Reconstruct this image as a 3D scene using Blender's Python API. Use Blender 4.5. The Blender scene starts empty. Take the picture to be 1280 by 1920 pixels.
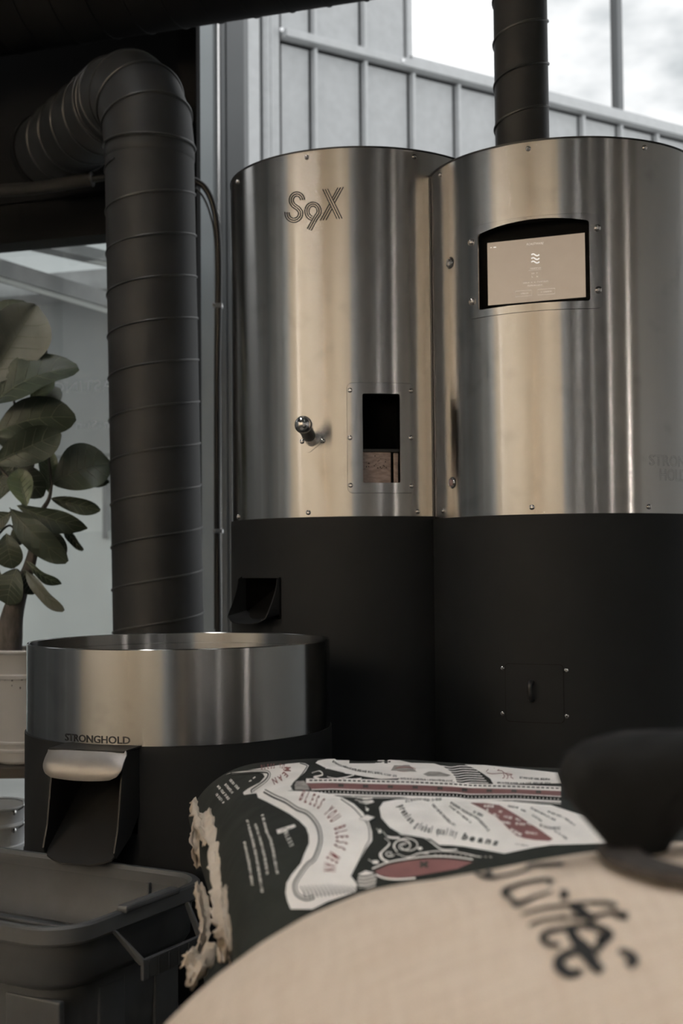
import bpy, bmesh, math, random
from mathutils import Vector, Matrix, noise
from mathutils.bvhtree import BVHTree
from mathutils.geometry import delaunay_2d_cdt, tessellate_polygon

random.seed(7)
S = bpy.context.scene
COL = S.collection
PI = math.pi

# ------------------------------------------------------------------ camera
FPX, PITCH, ROLL, CAMZ = 2400.0, 0.0427, 0.0088, 1.0
cd = bpy.data.cameras.new('camera')
cam = bpy.data.objects.new('camera', cd)
COL.objects.link(cam)
cd.sensor_fit = 'HORIZONTAL'
cd.sensor_width = 24.0
cd.lens = 24.0 * FPX / 1280.0
CAMM = Matrix.Translation((0, 0, CAMZ)) @ Matrix.Rotation(PI / 2 + PITCH, 4, 'X') @ Matrix.Rotation(-ROLL, 4, 'Z')
cam.matrix_world = CAMM
cd.dof.use_dof = True
cd.dof.focus_distance = 2.32
cd.dof.aperture_fstop = 5.2
cd.clip_start = 0.02
cd.clip_end = 200
S.camera = cam

# ------------------------------------------------------------------ world, exposure
S.view_settings.view_transform = 'Standard'
S.view_settings.look = 'None'
S.view_settings.exposure = 0.0
S.view_settings.gamma = 1.0
S.view_settings.use_curve_mapping = False
S.cycles.use_denoising = True
S.cycles.max_bounces = 8
S.cycles.sample_clamp_indirect = 6.0
S.cycles.caustics_reflective = False
S.cycles.caustics_refractive = False

W = bpy.data.worlds.new('overcast_sky')
S.world = W
W.use_nodes = True
nt = W.node_tree
nt.nodes.clear()
wo = nt.nodes.new('ShaderNodeOutputWorld')
wb = nt.nodes.new('ShaderNodeBackground')
wt = nt.nodes.new('ShaderNodeTexCoord')
wm = nt.nodes.new('ShaderNodeMapping')
wm.inputs['Scale'].default_value = (1, 1, 2.2)
wn = nt.nodes.new('ShaderNodeTexNoise')
wn.inputs['Scale'].default_value = 5.5
wn.inputs['Detail'].default_value = 6
wn.inputs['Roughness'].default_value = 0.55
wr = nt.nodes.new('ShaderNodeValToRGB')
wr.color_ramp.elements[0].position = 0.36
wr.color_ramp.elements[0].color = (0.43, 0.46, 0.475, 1)
wr.color_ramp.elements[1].position = 0.58
wr.color_ramp.elements[1].color = (1.0, 1.0, 1.0, 1)
nt.links.new(wt.outputs['Generated'], wm.inputs['Vector'])
nt.links.new(wm.outputs['Vector'], wn.inputs['Vector'])
nt.links.new(wn.outputs['Fac'], wr.inputs['Fac'])
nt.links.new(wr.outputs['Color'], wb.inputs['Color'])
wb.inputs['Strength'].default_value = 1.7
nt.links.new(wb.outputs['Background'], wo.inputs['Surface'])

# ------------------------------------------------------------------ pixel <-> place helpers
def ray(px, py):
    v = Vector(((px - 640.0) / FPX, (960.0 - py) / FPX, -1.0))
    d = CAMM.to_3x3() @ v
    return CAMM.translation.copy(), d

def at(px, py, Y):
    o, d = ray(px, py)
    return o + d * (Y / d.y)

def at_z(px, py, z):
    o, d = ray(px, py)
    return o + d * ((z - o.z) / d.z)

# ------------------------------------------------------------------ materials
def mat(name, col, rough=0.5, metal=0.0, spec=0.5, nscale=0, namt=0.0, bump=0.0, bscale=60, emit=None, estr=0, ndist=(1, 1, 1), col2=None):
    m = bpy.data.materials.new(name)
    m.use_nodes = True
    t = m.node_tree
    b = t.nodes['Principled BSDF']
    b.inputs['Base Color'].default_value = (*col, 1)
    b.inputs['Roughness'].default_value = rough
    b.inputs['Metallic'].default_value = metal
    b.inputs['Specular IOR Level'].default_value = spec
    if emit:
        b.inputs['Emission Color'].default_value = (*emit, 1)
        b.inputs['Emission Strength'].default_value = estr
    if nscale or bump:
        tc = t.nodes.new('ShaderNodeTexCoord')
        mp = t.nodes.new('ShaderNodeMapping')
        mp.inputs['Scale'].default_value = ndist
        t.links.new(tc.outputs['Object'], mp.inputs['Vector'])
    if nscale:
        n = t.nodes.new('ShaderNodeTexNoise')
        n.inputs['Scale'].default_value = nscale
        n.inputs['Detail'].default_value = 5
        t.links.new(mp.outputs['Vector'], n.inputs['Vector'])
        r = t.nodes.new('ShaderNodeValToRGB')
        c2 = col2 or tuple(min(1, c * (1 + namt)) for c in col)
        c1 = tuple(c * (1 - namt) for c in col)
        r.color_ramp.elements[0].position = 0.3
        r.color_ramp.elements[0].color = (*c1, 1)
        r.color_ramp.elements[1].position = 0.7
        r.color_ramp.elements[1].color = (*c2, 1)
        t.links.new(n.outputs['Fac'], r.inputs['Fac'])
        t.links.new(r.outputs['Color'], b.inputs['Base Color'])
    if bump:
        n2 = t.nodes.new('ShaderNodeTexNoise')
        n2.inputs['Scale'].default_value = bscale
        n2.inputs['Detail'].default_value = 4
        t.links.new(mp.outputs['Vector'], n2.inputs['Vector'])
        bp = t.nodes.new('ShaderNodeBump')
        bp.inputs['Strength'].default_value = bump
        bp.inputs['Distance'].default_value = 0.004
        t.links.new(n2.outputs['Fac'], bp.inputs['Height'])
        t.links.new(bp.outputs['Normal'], b.inputs['Normal'])
    return m

def steel(name, col=(0.60, 0.585, 0.565), rough=0.235, aniso=1.0):
    """brushed sheet steel: scratches run round the drum, so reflections smear vertically"""
    m = mat(name, col, rough, 1.0)
    t = m.node_tree
    b = t.nodes['Principled BSDF']
    b.inputs['Anisotropic'].default_value = aniso
    cx = t.nodes.new('ShaderNodeCombineXYZ')
    cx.inputs[2].default_value = 1.0
    t.links.new(cx.outputs[0], b.inputs['Tangent'])
    tc = t.nodes.new('ShaderNodeTexCoord')
    mp = t.nodes.new('ShaderNodeMapping')
    mp.inputs['Scale'].default_value = (5, 5, 520)
    t.links.new(tc.outputs['Object'], mp.inputs['Vector'])
    n = t.nodes.new('ShaderNodeTexNoise')
    n.inputs['Scale'].default_value = 1.0
    n.inputs['Detail'].default_value = 3
    t.links.new(mp.outputs['Vector'], n.inputs['Vector'])
    mr = t.nodes.new('ShaderNodeMapRange')
    mr.inputs['To Min'].default_value = rough * 0.96
    mr.inputs['To Max'].default_value = rough * 1.04
    t.links.new(n.outputs['Fac'], mr.inputs['Value'])
    t.links.new(mr.outputs['Result'], b.inputs['Roughness'])
    # finger marks and smudges
    n2 = t.nodes.new('ShaderNodeTexNoise')
    n2.inputs['Scale'].default_value = 16
    n2.inputs['Detail'].default_value = 4
    t.links.new(tc.outputs['Object'], n2.inputs['Vector'])
    r = t.nodes.new('ShaderNodeValToRGB')
    r.color_ramp.elements[0].position = 0.28
    r.color_ramp.elements[0].color = (*[c * 0.88 for c in col], 1)
    r.color_ramp.elements[1].position = 0.42
    r.color_ramp.elements[1].color = (*col, 1)
    t.links.new(n2.outputs['Fac'], r.inputs['Fac'])
    mx = t.nodes.new('ShaderNodeMix')
    mx.data_type = 'RGBA'
    mx.blend_type = 'MULTIPLY'
    mx.inputs[0].default_value = 1.0
    r3 = t.nodes.new('ShaderNodeMapRange')
    r3.inputs['To Min'].default_value = 0.955
    r3.inputs['To Max'].default_value = 1.035
    t.links.new(n.outputs['Fac'], r3.inputs['Value'])
    t.links.new(r.outputs['Color'], mx.inputs[6])
    t.links.new(r3.outputs['Result'], mx.inputs[7])
    t.links.new(mx.outputs[2], b.inputs['Base Color'])
    return m

def glass(name, tint=(0.93, 0.96, 0.95), refl=0.08):
    m = bpy.data.materials.new(name)
    m.use_nodes = True
    t = m.node_tree
    t.nodes.clear()
    o = t.nodes.new('ShaderNodeOutputMaterial')
    mx = t.nodes.new('ShaderNodeMixShader')
    tr = t.nodes.new('ShaderNodeBsdfTransparent')
    tr.inputs['Color'].default_value = (*tint, 1)
    g = t.nodes.new('ShaderNodeBsdfGlossy')
    g.inputs['Roughness'].default_value = 0.02
    lw = t.nodes.new('ShaderNodeFresnel')
    lw.inputs['IOR'].default_value = 1.45
    t.links.new(lw.outputs[0], mx.inputs[0])
    t.links.new(tr.outputs[0], mx.inputs[1])
    t.links.new(g.outputs[0], mx.inputs[2])
    t.links.new(mx.outputs[0], o.inputs['Surface'])
    return m

M = {}
M['steel'] = steel('brushed_steel')
M['steel_tray'] = steel('brushed_steel_tray', (0.37, 0.37, 0.365), 0.24)
M['steel_plate'] = steel('plate_steel', (0.57, 0.56, 0.55), 0.22)
M['flap'] = mat('satin_steel', (0.40, 0.38, 0.36), 0.5, 1.0, nscale=30, namt=0.08)
M['chrome'] = mat('polished_steel', (0.78, 0.77, 0.76), 0.16, 1.0, nscale=120, namt=0.06)
M['black'] = mat('black_powder_coat', (0.0090, 0.0102, 0.0116), 0.64, 0, 0.19, nscale=9, namt=0.1, bump=0.02, bscale=700)
M['black2'] = mat('black_chute_paint', (0.0075, 0.0075, 0.0075), 0.55, 0, 0.35, nscale=9, namt=0.1)
M['void'] = mat('black_interior', (0.003, 0.003, 0.003), 0.9, 0, 0.1, nscale=9, namt=0.1)
M['edge'] = mat('black_rim', (0.006, 0.006, 0.006), 0.5, nscale=9, namt=0.1)
M['duct'] = mat('black_duct_paint', (0.0195, 0.0210, 0.0228), 0.55, 0, 0.24, nscale=7, namt=0.22, bump=0.05, bscale=14)
M['duct_seam'] = mat('black_duct_seam', (0.022, 0.0235, 0.025), 0.40, 0, 0.5, nscale=7, namt=0.15)
M['duct_dark'] = mat('matt_black_duct', (0.0055, 0.0058, 0.0062), 0.75, 0, 0.12, nscale=7, namt=0.2)
M['wallblack'] = mat('black_wall', (0.0045, 0.0045, 0.0045), 0.8, 0, 0.15, nscale=5, namt=0.2)
M['beam'] = mat('black_beam', (0.0035, 0.0038, 0.0042), 0.7, 0, 0.12, nscale=5, namt=0.2)
M['insul'] = mat('pipe_insulation', (0.012, 0.0118, 0.0115), 0.85, nscale=40, namt=0.3, bump=0.3, bscale=80)
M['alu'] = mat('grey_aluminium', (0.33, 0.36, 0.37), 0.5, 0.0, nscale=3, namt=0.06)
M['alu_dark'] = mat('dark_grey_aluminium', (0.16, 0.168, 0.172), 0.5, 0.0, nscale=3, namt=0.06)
M['alu_bright'] = mat('bright_aluminium', (0.85, 0.86, 0.87), 0.25, 0.6, nscale=3, namt=0.04)
M['siding'] = mat('grey_metal_siding', (0.50, 0.513, 0.52), 0.62, 0.0, 0.3, nscale=14, namt=0.06)
M['siding_trim'] = mat('grey_siding_trim', (0.54, 0.553, 0.56), 0.55, 0.0, 0.3, nscale=14, namt=0.05)
M['joint'] = mat('dark_joint_and_shade', (0.05, 0.052, 0.054), 0.8, nscale=14, namt=0.05)
M['glass'] = glass('window_glass', (0.97, 0.985, 0.98))
M['glass2'] = glass('clear_glass', (0.99, 0.99, 0.99))
M['letter'] = mat('white_vinyl', (0.8, 0.82, 0.82), 0.6, nscale=5, namt=0.03)
_t = M['letter'].node_tree
_tr = _t.nodes.new('ShaderNodeBsdfTranslucent'); _tr.inputs['Color'].default_value = (1, 1, 1, 1)
_mx = _t.nodes.new('ShaderNodeMixShader'); _mx.inputs[0].default_value = .97
_t.links.new(_t.nodes['Principled BSDF'].outputs[0], _mx.inputs[1]); _t.links.new(_tr.outputs[0], _mx.inputs[2])
_t.links.new(_mx.outputs[0], _t.nodes['Material Output'].inputs['Surface'])
M['ink'] = mat('black_ink', (0.006, 0.006, 0.006), 0.5, nscale=30, namt=0.1)
M['etch'] = mat('etched_line', (0.26, 0.26, 0.255), 0.4, 0.9, nscale=30, namt=0.1)
M['screen'] = mat('touch_screen', (0.03, 0.028, 0.026), 0.25, 0, 0.5, nscale=35, namt=0.2, emit=(0.335, 0.258, 0.192), estr=0.78)
M['screen_ink'] = mat('screen_white', (0.5, 0.5, 0.5), 0.4, emit=(0.85, 0.80, 0.74), estr=0.85, nscale=30, namt=0.05)
M['screen_ink2'] = mat('screen_pale', (0.4, 0.4, 0.4), 0.4, emit=(0.62, 0.53, 0.44), estr=0.8, nscale=30, namt=0.05)
M['sight'] = mat('sight_glass', (0.33, 0.25, 0.22), 0.22, 0.0, 0.5, nscale=60, namt=0.28, ndist=(1, 1, 3))
M['rubber'] = mat('black_rubber', (0.012, 0.012, 0.012), 0.45, nscale=30, namt=0.1)
M['bin'] = mat('grey_plastic', (0.052, 0.0562, 0.0610), 0.46, 0, 0.42, nscale=24, namt=0.10, bump=0.05, bscale=500)
M['bin_edge'] = mat('grey_plastic_rim', (0.064, 0.0682, 0.0725), 0.40, 0, 0.45, nscale=24, namt=0.08)
M['canvas'] = None
M['sackdark'] = mat('sack_print_black', (0.0185, 0.0215, 0.0200), 0.7, 0, 0.14, nscale=26, namt=0.15, bump=0.35, bscale=24)
M['sackcream'] = mat('sack_print_cream', (0.86, 0.83, 0.79), 0.6, 0, 0.25, nscale=18, namt=0.08, bump=0.25, bscale=26)
M['sackpink'] = mat('sack_print_pink', (0.205, 0.098, 0.098), 0.6, 0, 0.25, nscale=26, namt=0.12)
M['sackred'] = mat('sack_print_red', (0.21, 0.075, 0.07), 0.6, 0, 0.25, nscale=26, namt=0.15)
M['sackink'] = mat('sack_print_ink', (0.035, 0.037, 0.034), 0.55, 0, 0.3, nscale=26, namt=0.15)
M['sackgrey'] = mat('sack_print_grey', (0.30, 0.285, 0.265), 0.6, 0, 0.3, nscale=90, namt=0.35)
M['paper'] = mat('crumpled_paper', (0.58, 0.50, 0.41), 0.85, 0, 0.2, nscale=35, namt=0.12, bump=0.6, bscale=70)
M['bucket'] = mat('white_enamel', (0.86, 0.85, 0.83), 0.4, 0, 0.5, nscale=5, namt=0.05)
M['bucket2'] = mat('white_pail', (0.88, 0.90, 0.91), 0.4, 0, 0.5, nscale=5, namt=0.04)
M['soil'] = mat('potting_soil', (0.03, 0.024, 0.018), 0.95, nscale=60, namt=0.5, bump=1.0, bscale=60)
M['bark'] = mat('bark', (0.070, 0.064, 0.058), 0.9, nscale=60, namt=0.4, bump=0.8, bscale=90, ndist=(1, 1, .4))
M['leaf'] = mat('leaf_dark', (0.041, 0.055, 0.040), 0.48, 0, 0.38, nscale=16, namt=0.25, bump=0.25, bscale=35)
M['leaf2'] = mat('leaf_mid', (0.080, 0.112, 0.058), 0.40, 0, 0.5, nscale=16, namt=0.22, bump=0.25, bscale=35)
M['leaf3'] = mat('leaf_pale_underside', (0.21, 0.225, 0.20), 0.6, 0, 0.4, nscale=16, namt=0.15, bump=0.25, bscale=35)
M['vein'] = mat('leaf_vein', (0.15, 0.17, 0.125), 0.5, nscale=16, namt=0.15)
M['wood_dark'] = mat('dark_wood', (0.020, 0.016, 0.013), 0.6, nscale=30, namt=0.3, ndist=(1, 8, 8))
M['pallet'] = mat('pallet_wood', (0.25, 0.18, 0.11), 0.8, nscale=30, namt=0.3, ndist=(1, 8, 8))
M['blackcloth'] = mat('black_cloth', (0.0060, 0.0066, 0.0074), 0.9, 0, 0.2, nscale=30, namt=0.25, bump=0.5, bscale=40)
M['strap'] = mat('charcoal_webbing', (0.040, 0.036, 0.034), 0.8, 0, 0.2, nscale=60, namt=0.25)
M['concrete'] = mat('concrete_floor', (0.10, 0.098, 0.094), 0.6, 0, 0.4, nscale=4, namt=0.2)
M['tan'] = mat('pale_birch_panelling', (0.82, 0.70, 0.545), 0.6, 0, 0.3, nscale=4, namt=0.06, ndist=(1, 1, .3))
M['greycol'] = mat('grey_render', (0.42, 0.45, 0.47), 0.7, nscale=4, namt=0.08)
M['darkwall'] = mat('charcoal_wall', (0.52, 0.53, 0.53), 0.7, nscale=4, namt=0.1)
M['palewall'] = mat('pale_grey_wall', (0.78, 0.82, 0.84), 0.7, nscale=4, namt=0.06)
M['ceil'] = mat('dark_ceiling', (0.03, 0.03, 0.03), 0.9, nscale=4, namt=0.1)
M['ext1'] = mat('exterior_render', (0.74, 0.77, 0.755), 0.8, nscale=3, namt=0.05)
M['ext2'] = mat('exterior_grey_panel', (0.35, 0.36, 0.355), 0.7, nscale=3, namt=0.06)
M['ext3'] = mat('exterior_pale_panel', (0.88, 0.90, 0.885), 0.8, nscale=3, namt=0.04)
M['ext_steel'] = mat('exterior_steel', (0.30, 0.305, 0.305), 0.6, nscale=8, namt=0.15)
M['ground'] = mat('pavement', (0.45, 0.45, 0.44), 0.9, nscale=3, namt=0.15)
M['added_lamp'] = mat('added_lamp_diffuser', (0.9, 0.85, 0.8), 0.5, emit=(1.0, 0.985, 0.965), estr=62, nscale=5, namt=0.01)
M['lampcool'] = mat('lamp_diffuser_white', (0.9, 0.9, 0.9), 0.5, emit=(1.0, 0.92, 0.85), estr=280, nscale=5, namt=0.01)
M['added_wash'] = mat('added_washer_diffuser', (0.9, 0.85, 0.8), 0.5, emit=(1.0, 0.955, 0.90), estr=172, nscale=5, namt=0.01)
M['poly'] = mat('polycarbonate_sheet', (0.5, 0.52, 0.52), 0.6, nscale=5, namt=0.05)
_t = M['poly'].node_tree
_tr = _t.nodes.new('ShaderNodeBsdfTranslucent'); _tr.inputs['Color'].default_value = (.46, .48, .48, 1)
_mx = _t.nodes.new('ShaderNodeMixShader'); _mx.inputs[0].default_value = .8
_t.links.new(_t.nodes['Principled BSDF'].outputs[0], _mx.inputs[1]); _t.links.new(_tr.outputs[0], _mx.inputs[2])
_t.links.new(_mx.outputs[0], _t.nodes['Material Output'].inputs['Surface'])

def canvas_mat():
    m = mat('woven_canvas', (0.60, 0.485, 0.375), 0.9, 0, 0.15)
    t = m.node_tree
    b = t.nodes['Principled BSDF']
    tc = t.nodes.new('ShaderNodeTexCoord')
    cols = []
    for sc in ((40, 4, 4), (4, 40, 4)):
        mp = t.nodes.new('ShaderNodeMapping')
        mp.inputs['Scale'].default_value = sc
        mp.inputs['Rotation'].default_value = (0, 0, 0.45)
        t.links.new(tc.outputs['Object'], mp.inputs['Vector'])
        n = t.nodes.new('ShaderNodeTexNoise')
        n.inputs['Scale'].default_value = 5
        n.inputs['Detail'].default_value = 3
        t.links.new(mp.outputs['Vector'], n.inputs['Vector'])
        cols.append(n)
    ad = t.nodes.new('ShaderNodeMath')
    ad.operation = 'ADD'
    t.links.new(cols[0].outputs['Fac'], ad.inputs[0])
    t.links.new(cols[1].outputs['Fac'], ad.inputs[1])
    r = t.nodes.new('ShaderNodeValToRGB')
    r.color_ramp.elements[0].position = 0.75
    r.color_ramp.elements[0].color = (0.585, 0.48, 0.385, 1)
    r.color_ramp.elements[1].position = 1.2
    r.color_ramp.elements[1].color = (0.645, 0.54, 0.44, 1)
    mr = t.nodes.new('ShaderNodeMapRange')
    mr.inputs['From Max'].default_value = 2.0
    t.links.new(ad.outputs[0], mr.inputs['Value'])
    r.color_ramp.elements[0].position = 0.38
    r.color_ramp.elements[1].position = 0.60
    t.links.new(mr.outputs['Result'], r.inputs['Fac'])
    t.links.new(r.outputs['Color'], b.inputs['Base Color'])
    bp = t.nodes.new('ShaderNodeBump')
    bp.inputs['Strength'].default_value = 0.25
    bp.inputs['Distance'].default_value = 0.003
    t.links.new(ad.outputs[0], bp.inputs['Height'])
    t.links.new(bp.outputs['Normal'], b.inputs['Normal'])
    return m
M['canvas'] = canvas_mat()

# ------------------------------------------------------------------ object helpers
def mk(name, verts, faces, m, parent=None, smooth=True, sharp=None):
    me = bpy.data.meshes.new(name)
    me.from_pydata([tuple(v) for v in verts], [], faces)
    me.update()
    if m is not None:
        me.materials.append(M[m] if isinstance(m, str) else m)
    if smooth:
        me.polygons.foreach_set('use_smooth', [True] * len(me.polygons))
        if sharp is not None:
            try:
                me.set_sharp_from_angle(angle=math.radians(sharp))
            except Exception:
                pass
    o = bpy.data.objects.new(name, me)
    COL.objects.link(o)
    if parent is not None:
        o.parent = parent
        o.matrix_parent_inverse = parent_inv(parent)
    return o

def parent_inv(p):
    # world matrix built by hand, so parts can be given in world coordinates
    m = p.matrix_basis.copy()
    q = p
    while q.parent:
        m = q.parent.matrix_basis @ q.matrix_parent_inverse @ m
        q = q.parent
    return m.inverted()

def thing(name, label, cat, loc=(0, 0, 0), group=None):
    o = bpy.data.objects.new(name, None)
    o.location = loc
    o.empty_display_size = 0.1
    COL.objects.link(o)
    return tag(o, label, cat, group)

def tag(o, label, cat, group=None):
    o['label'] = label
    o['category'] = cat
    if group:
        o['group'] = group
    return o

def struct(o, label=None, cat=None):
    o['kind'] = 'structure'
    if label:
        o['label'] = label
    if cat:
        o['category'] = cat
    return o

def sempty(name, label, cat, loc=(0, 0, 0)):
    return struct(thing(name, label, cat, loc))

def box_vf(o, ex, ey, ez, a, b, c):
    """box from corner o along unit vectors, lengths a,b,c"""
    o = Vector(o); ex = Vector(ex) * a; ey = Vector(ey) * b; ez = Vector(ez) * c
    v = [o, o + ex, o + ex + ey, o + ey, o + ez, o + ex + ez, o + ex + ey + ez, o + ey + ez]
    f = [(0, 3, 2, 1), (4, 5, 6, 7), (0, 1, 5, 4), (1, 2, 6, 5), (2, 3, 7, 6), (3, 0, 4, 7)]
    return v, f

def bevel_mesh(o, w, seg=2):
    bm = bmesh.new()
    bm.from_mesh(o.data)
    bmesh.ops.recalc_face_normals(bm, faces=bm.faces)
    bmesh.ops.bevel(bm, geom=list(bm.edges), offset=w, segments=seg, affect='EDGES', profile=0.5)
    bm.to_mesh(o.data)
    bm.free()
    return o

def box(name, o, ex, ey, ez, a, b, c, m, parent=None, bev=0):
    v, f = box_vf(o, ex, ey, ez, a, b, c)
    ob = mk(name, v, f, m, parent, smooth=False)
    if bev:
        bevel_mesh(ob, bev)
    return ob

XA, YA, ZA = Vector((1, 0, 0)), Vector((0, 1, 0)), Vector((0, 0, 1))

def lathe(name, prof, c, m, parent=None, n=64, axis=ZA, cap0=False, cap1=False, sharp=35):
    """prof = [(r, h)...] round the axis through c"""
    axis = Vector(axis).normalized()
    ux = axis.orthogonal().normalized() if abs(axis.z) < 0.999 else XA.copy()
    uy = axis.cross(ux)
    c = Vector(c)
    V, F = [], []
    for r, h in prof:
        for i in range(n):
            a = 2 * PI * i / n
            V.append(c + axis * h + (ux * math.cos(a) + uy * math.sin(a)) * r)
    for k in range(len(prof) - 1):
        for i in range(n):
            j = (i + 1) % n
            F.append((k * n + i, k * n + j, (k + 1) * n + j, (k + 1) * n + i))
    if cap0:
        F.append(tuple(reversed(range(n))))
    if cap1:
        F.append(tuple(range((len(prof) - 1) * n, len(prof) * n)))
    return mk(name, V, F, m, parent, True, sharp)

def sweep_vf(path, rad, n=12, caps=True, up=None):
    path = [Vector(p) for p in path]
    V, F = [], []
    N = len(path)
    t0 = (path[1] - path[0]).normalized()
    ref = up or (ZA if abs(t0.z) < 0.9 else XA)
    u = t0.cross(ref).normalized()
    for i, p in enumerate(path):
        a = path[max(0, i - 1)]
        b = path[min(N - 1, i + 1)]
        t = (b - a).normalized()
        u = (u - t * u.dot(t)).normalized()
        w = t.cross(u)
        r = rad[i] if isinstance(rad, (list, tuple)) else rad
        for k in range(n):
            an = 2 * PI * k / n
            V.append(p + (u * math.cos(an) + w * math.sin(an)) * r)
    for i in range(N - 1):
        for k in range(n):
            j = (k + 1) % n
            F.append((i * n + k, i * n + j, (i + 1) * n + j, (i + 1) * n + k))
    if caps:
        F.append(tuple(reversed(range(n))))
        F.append(tuple(range((N - 1) * n, N * n)))
    return V, F

def tube(name, path, rad, m, parent=None, n=12, caps=True):
    V, F = sweep_vf(path, rad, n, caps)
    return mk(name, V, F, m, parent, True, 50)

def smooth_path(pts, k=8):
    P = [Vector(p) for p in pts]
    out = []
    for i in range(len(P) - 1):
        p0 = P[max(0, i - 1)]; p1 = P[i]; p2 = P[i + 1]; p3 = P[min(len(P) - 1, i + 2)]
        for j in range(k):
            t = j / k
            out.append(0.5 * ((2 * p1) + (p2 - p0) * t + (2 * p0 - 5 * p1 + 4 * p2 - p3) * t * t + (3 * p1 - p0 - 3 * p2 + p3) * t ** 3))
    out.append(P[-1])
    return out

def join_vf(parts):
    V, F = [], []
    for v, f in parts:
        n = len(V)
        V += list(v)
        F += [tuple(i + n for i in q) for q in f]
    return V, F

def rrect(x0, y0, x1, y1, r, k=6, per=10):
    """closed rounded rectangle, same number of points for every call"""
    pts = []
    cs = [(x1 - r, y1 - r, 0), (x0 + r, y1 - r, PI / 2), (x0 + r, y0 + r, PI), (x1 - r, y0 + r, 1.5 * PI)]
    for q, (cx, cy, a0) in enumerate(cs):
        for i in range(k + 1):
            a = a0 + PI / 2 * i / k
            pts.append((cx + r * math.cos(a), cy + r * math.sin(a)))
        nx, ny, a1 = cs[(q + 1) % 4]
        ex, ey = nx + r * math.cos(a1), ny + r * math.sin(a1)
        sx, sy = pts[-1]
        for i in range(1, per):
            pts.append((sx + (ex - sx) * i / per, sy + (ey - sy) * i / per))
    return pts

# flat drawings ------------------------------------------------------
def text2d(body, sx=1.0, shear=0.0, bold=0.0):
    cu = bpy.data.curves.new('txt', 'FONT')
    cu.body = body
    cu.size = 1.0
    cu.shear = shear
    cu.offset = bold
    cu.resolution_u = 3
    ob = bpy.data.objects.new('txt', cu)
    COL.objects.link(ob)
    dg = bpy.context.evaluated_depsgraph_get()
    me = bpy.data.meshes.new_from_object(ob.evaluated_get(dg))
    V = [(v.co.x * sx, v.co.y) for v in me.vertices]
    F = [tuple(p.vertices) for p in me.polygons]
    bpy.data.objects.remove(ob)
    bpy.data.curves.remove(cu)
    bpy.data.meshes.remove(me)
    return V, F

def poly2d(pts, step=6.0):
    """filled polygon, refined so that it can follow a curved surface"""
    P = []
    n = len(pts)
    for i in range(n):
        a, b = Vector(pts[i][:2]), Vector(pts[(i + 1) % n][:2])
        k = max(1, int((b - a).length / step))
        for j in range(k):
            P.append(a + (b - a) * (j / k))
    m = len(P)
    edges = [(i, (i + 1) % m) for i in range(m)]
    xs = [p.x for p in P]; ys = [p.y for p in P]
    def inside(x, y):
        c = False
        j = m - 1
        for i in range(m):
            if (P[i].y > y) != (P[j].y > y) and x < (P[j].x - P[i].x) * (y - P[i].y) / (P[j].y - P[i].y) + P[i].x:
                c = not c
            j = i
        return c
    y = min(ys) + step * 0.5
    extra = []
    while y < max(ys):
        x = min(xs) + step * 0.5
        while x < max(xs):
            if inside(x, y):
                extra.append(Vector((x, y)))
            x += step
        y += step
    r = delaunay_2d_cdt(P + extra, edges, [], 1, 1e-4)
    return [tuple(v) for v in r[0]], [tuple(f) for f in r[2]]

def stroke2d(path, w, closed=False):
    P = [Vector(p[:2]) for p in path]
    if closed:
        P.append(P[0])
    V, F = [], []
    N = len(P)
    for i in range(N):
        a = P[max(0, i - 1)]; b = P[min(N - 1, i + 1)]
        if closed and i in (0, N - 1):
            a, b = P[N - 2], P[1]
        t = (b - a)
        t = t.normalized() if t.length > 1e-9 else Vector((1, 0))
        nrm = Vector((-t.y, t.x))
        ww = w[i] if isinstance(w, (list, tuple)) else w
        V += [tuple(P[i] + nrm * ww / 2), tuple(P[i] - nrm * ww / 2)]
    for i in range(N - 1):
        F.append((2 * i, 2 * i + 1, 2 * i + 3, 2 * i + 2))
    return V, F

def dense(path, step=4.0):
    out = []
    for i in range(len(path) - 1):
        a, b = Vector(path[i][:2]), Vector(path[i + 1][:2])
        k = max(1, int((b - a).length / step))
        out += [a + (b - a) * (j / k) for j in range(k)]
    out.append(Vector(path[-1][:2]))
    return out

def curve2d(path, k=8):
    return [(p.x, p.y) for p in smooth_path([(x, y, 0) for x, y in path], k)]

def offset2d(path, d):
    P = [Vector(p[:2]) for p in path]
    out = []
    for i in range(len(P)):
        t = (P[min(len(P) - 1, i + 1)] - P[max(0, i - 1)])
        t.normalize()
        out.append((P[i].x - t.y * d, P[i].y + t.x * d))
    return out

def text_on_path(body, path, h, flip=1, sx=1.0, shear=0.0, track=1.0, bold=.02):
    """letters of height h set along a pixel path; flip chooses the side of the tops"""
    P = dense(path, 1.0)
    L = [0]
    for i in range(1, len(P)):
        L.append(L[-1] + (P[i] - P[i - 1]).length)
    n = len(body)
    parts = []
    for i, ch in enumerate(body):
        if ch == ' ':
            continue
        s = L[-1] * (i + 0.5) / n
        k = max(1, next((q for q, l in enumerate(L) if l >= s), len(L) - 1))
        t = (P[min(k + 3, len(P) - 1)] - P[max(0, k - 3)]).normalized()
        nrm = Vector((t.y, -t.x)) * flip
        v, f = text2d(ch, 1.0, shear, bold)
        xs = [q[0] for q in v]
        if not xs:
            continue
        cx = (min(xs) + max(xs)) / 2
        wd = L[-1] / n * 0.86 * track
        ww = max(max(xs) - min(xs), 0.35)
        sc = wd / max(ww, 0.62)
        parts.append(([tuple(P[k] + t * ((q[0] - cx) * sc * sx) + nrm * ((q[1] - 0.35) * h / 0.72)) for q in v], f))
    return join_vf(parts)

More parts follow.
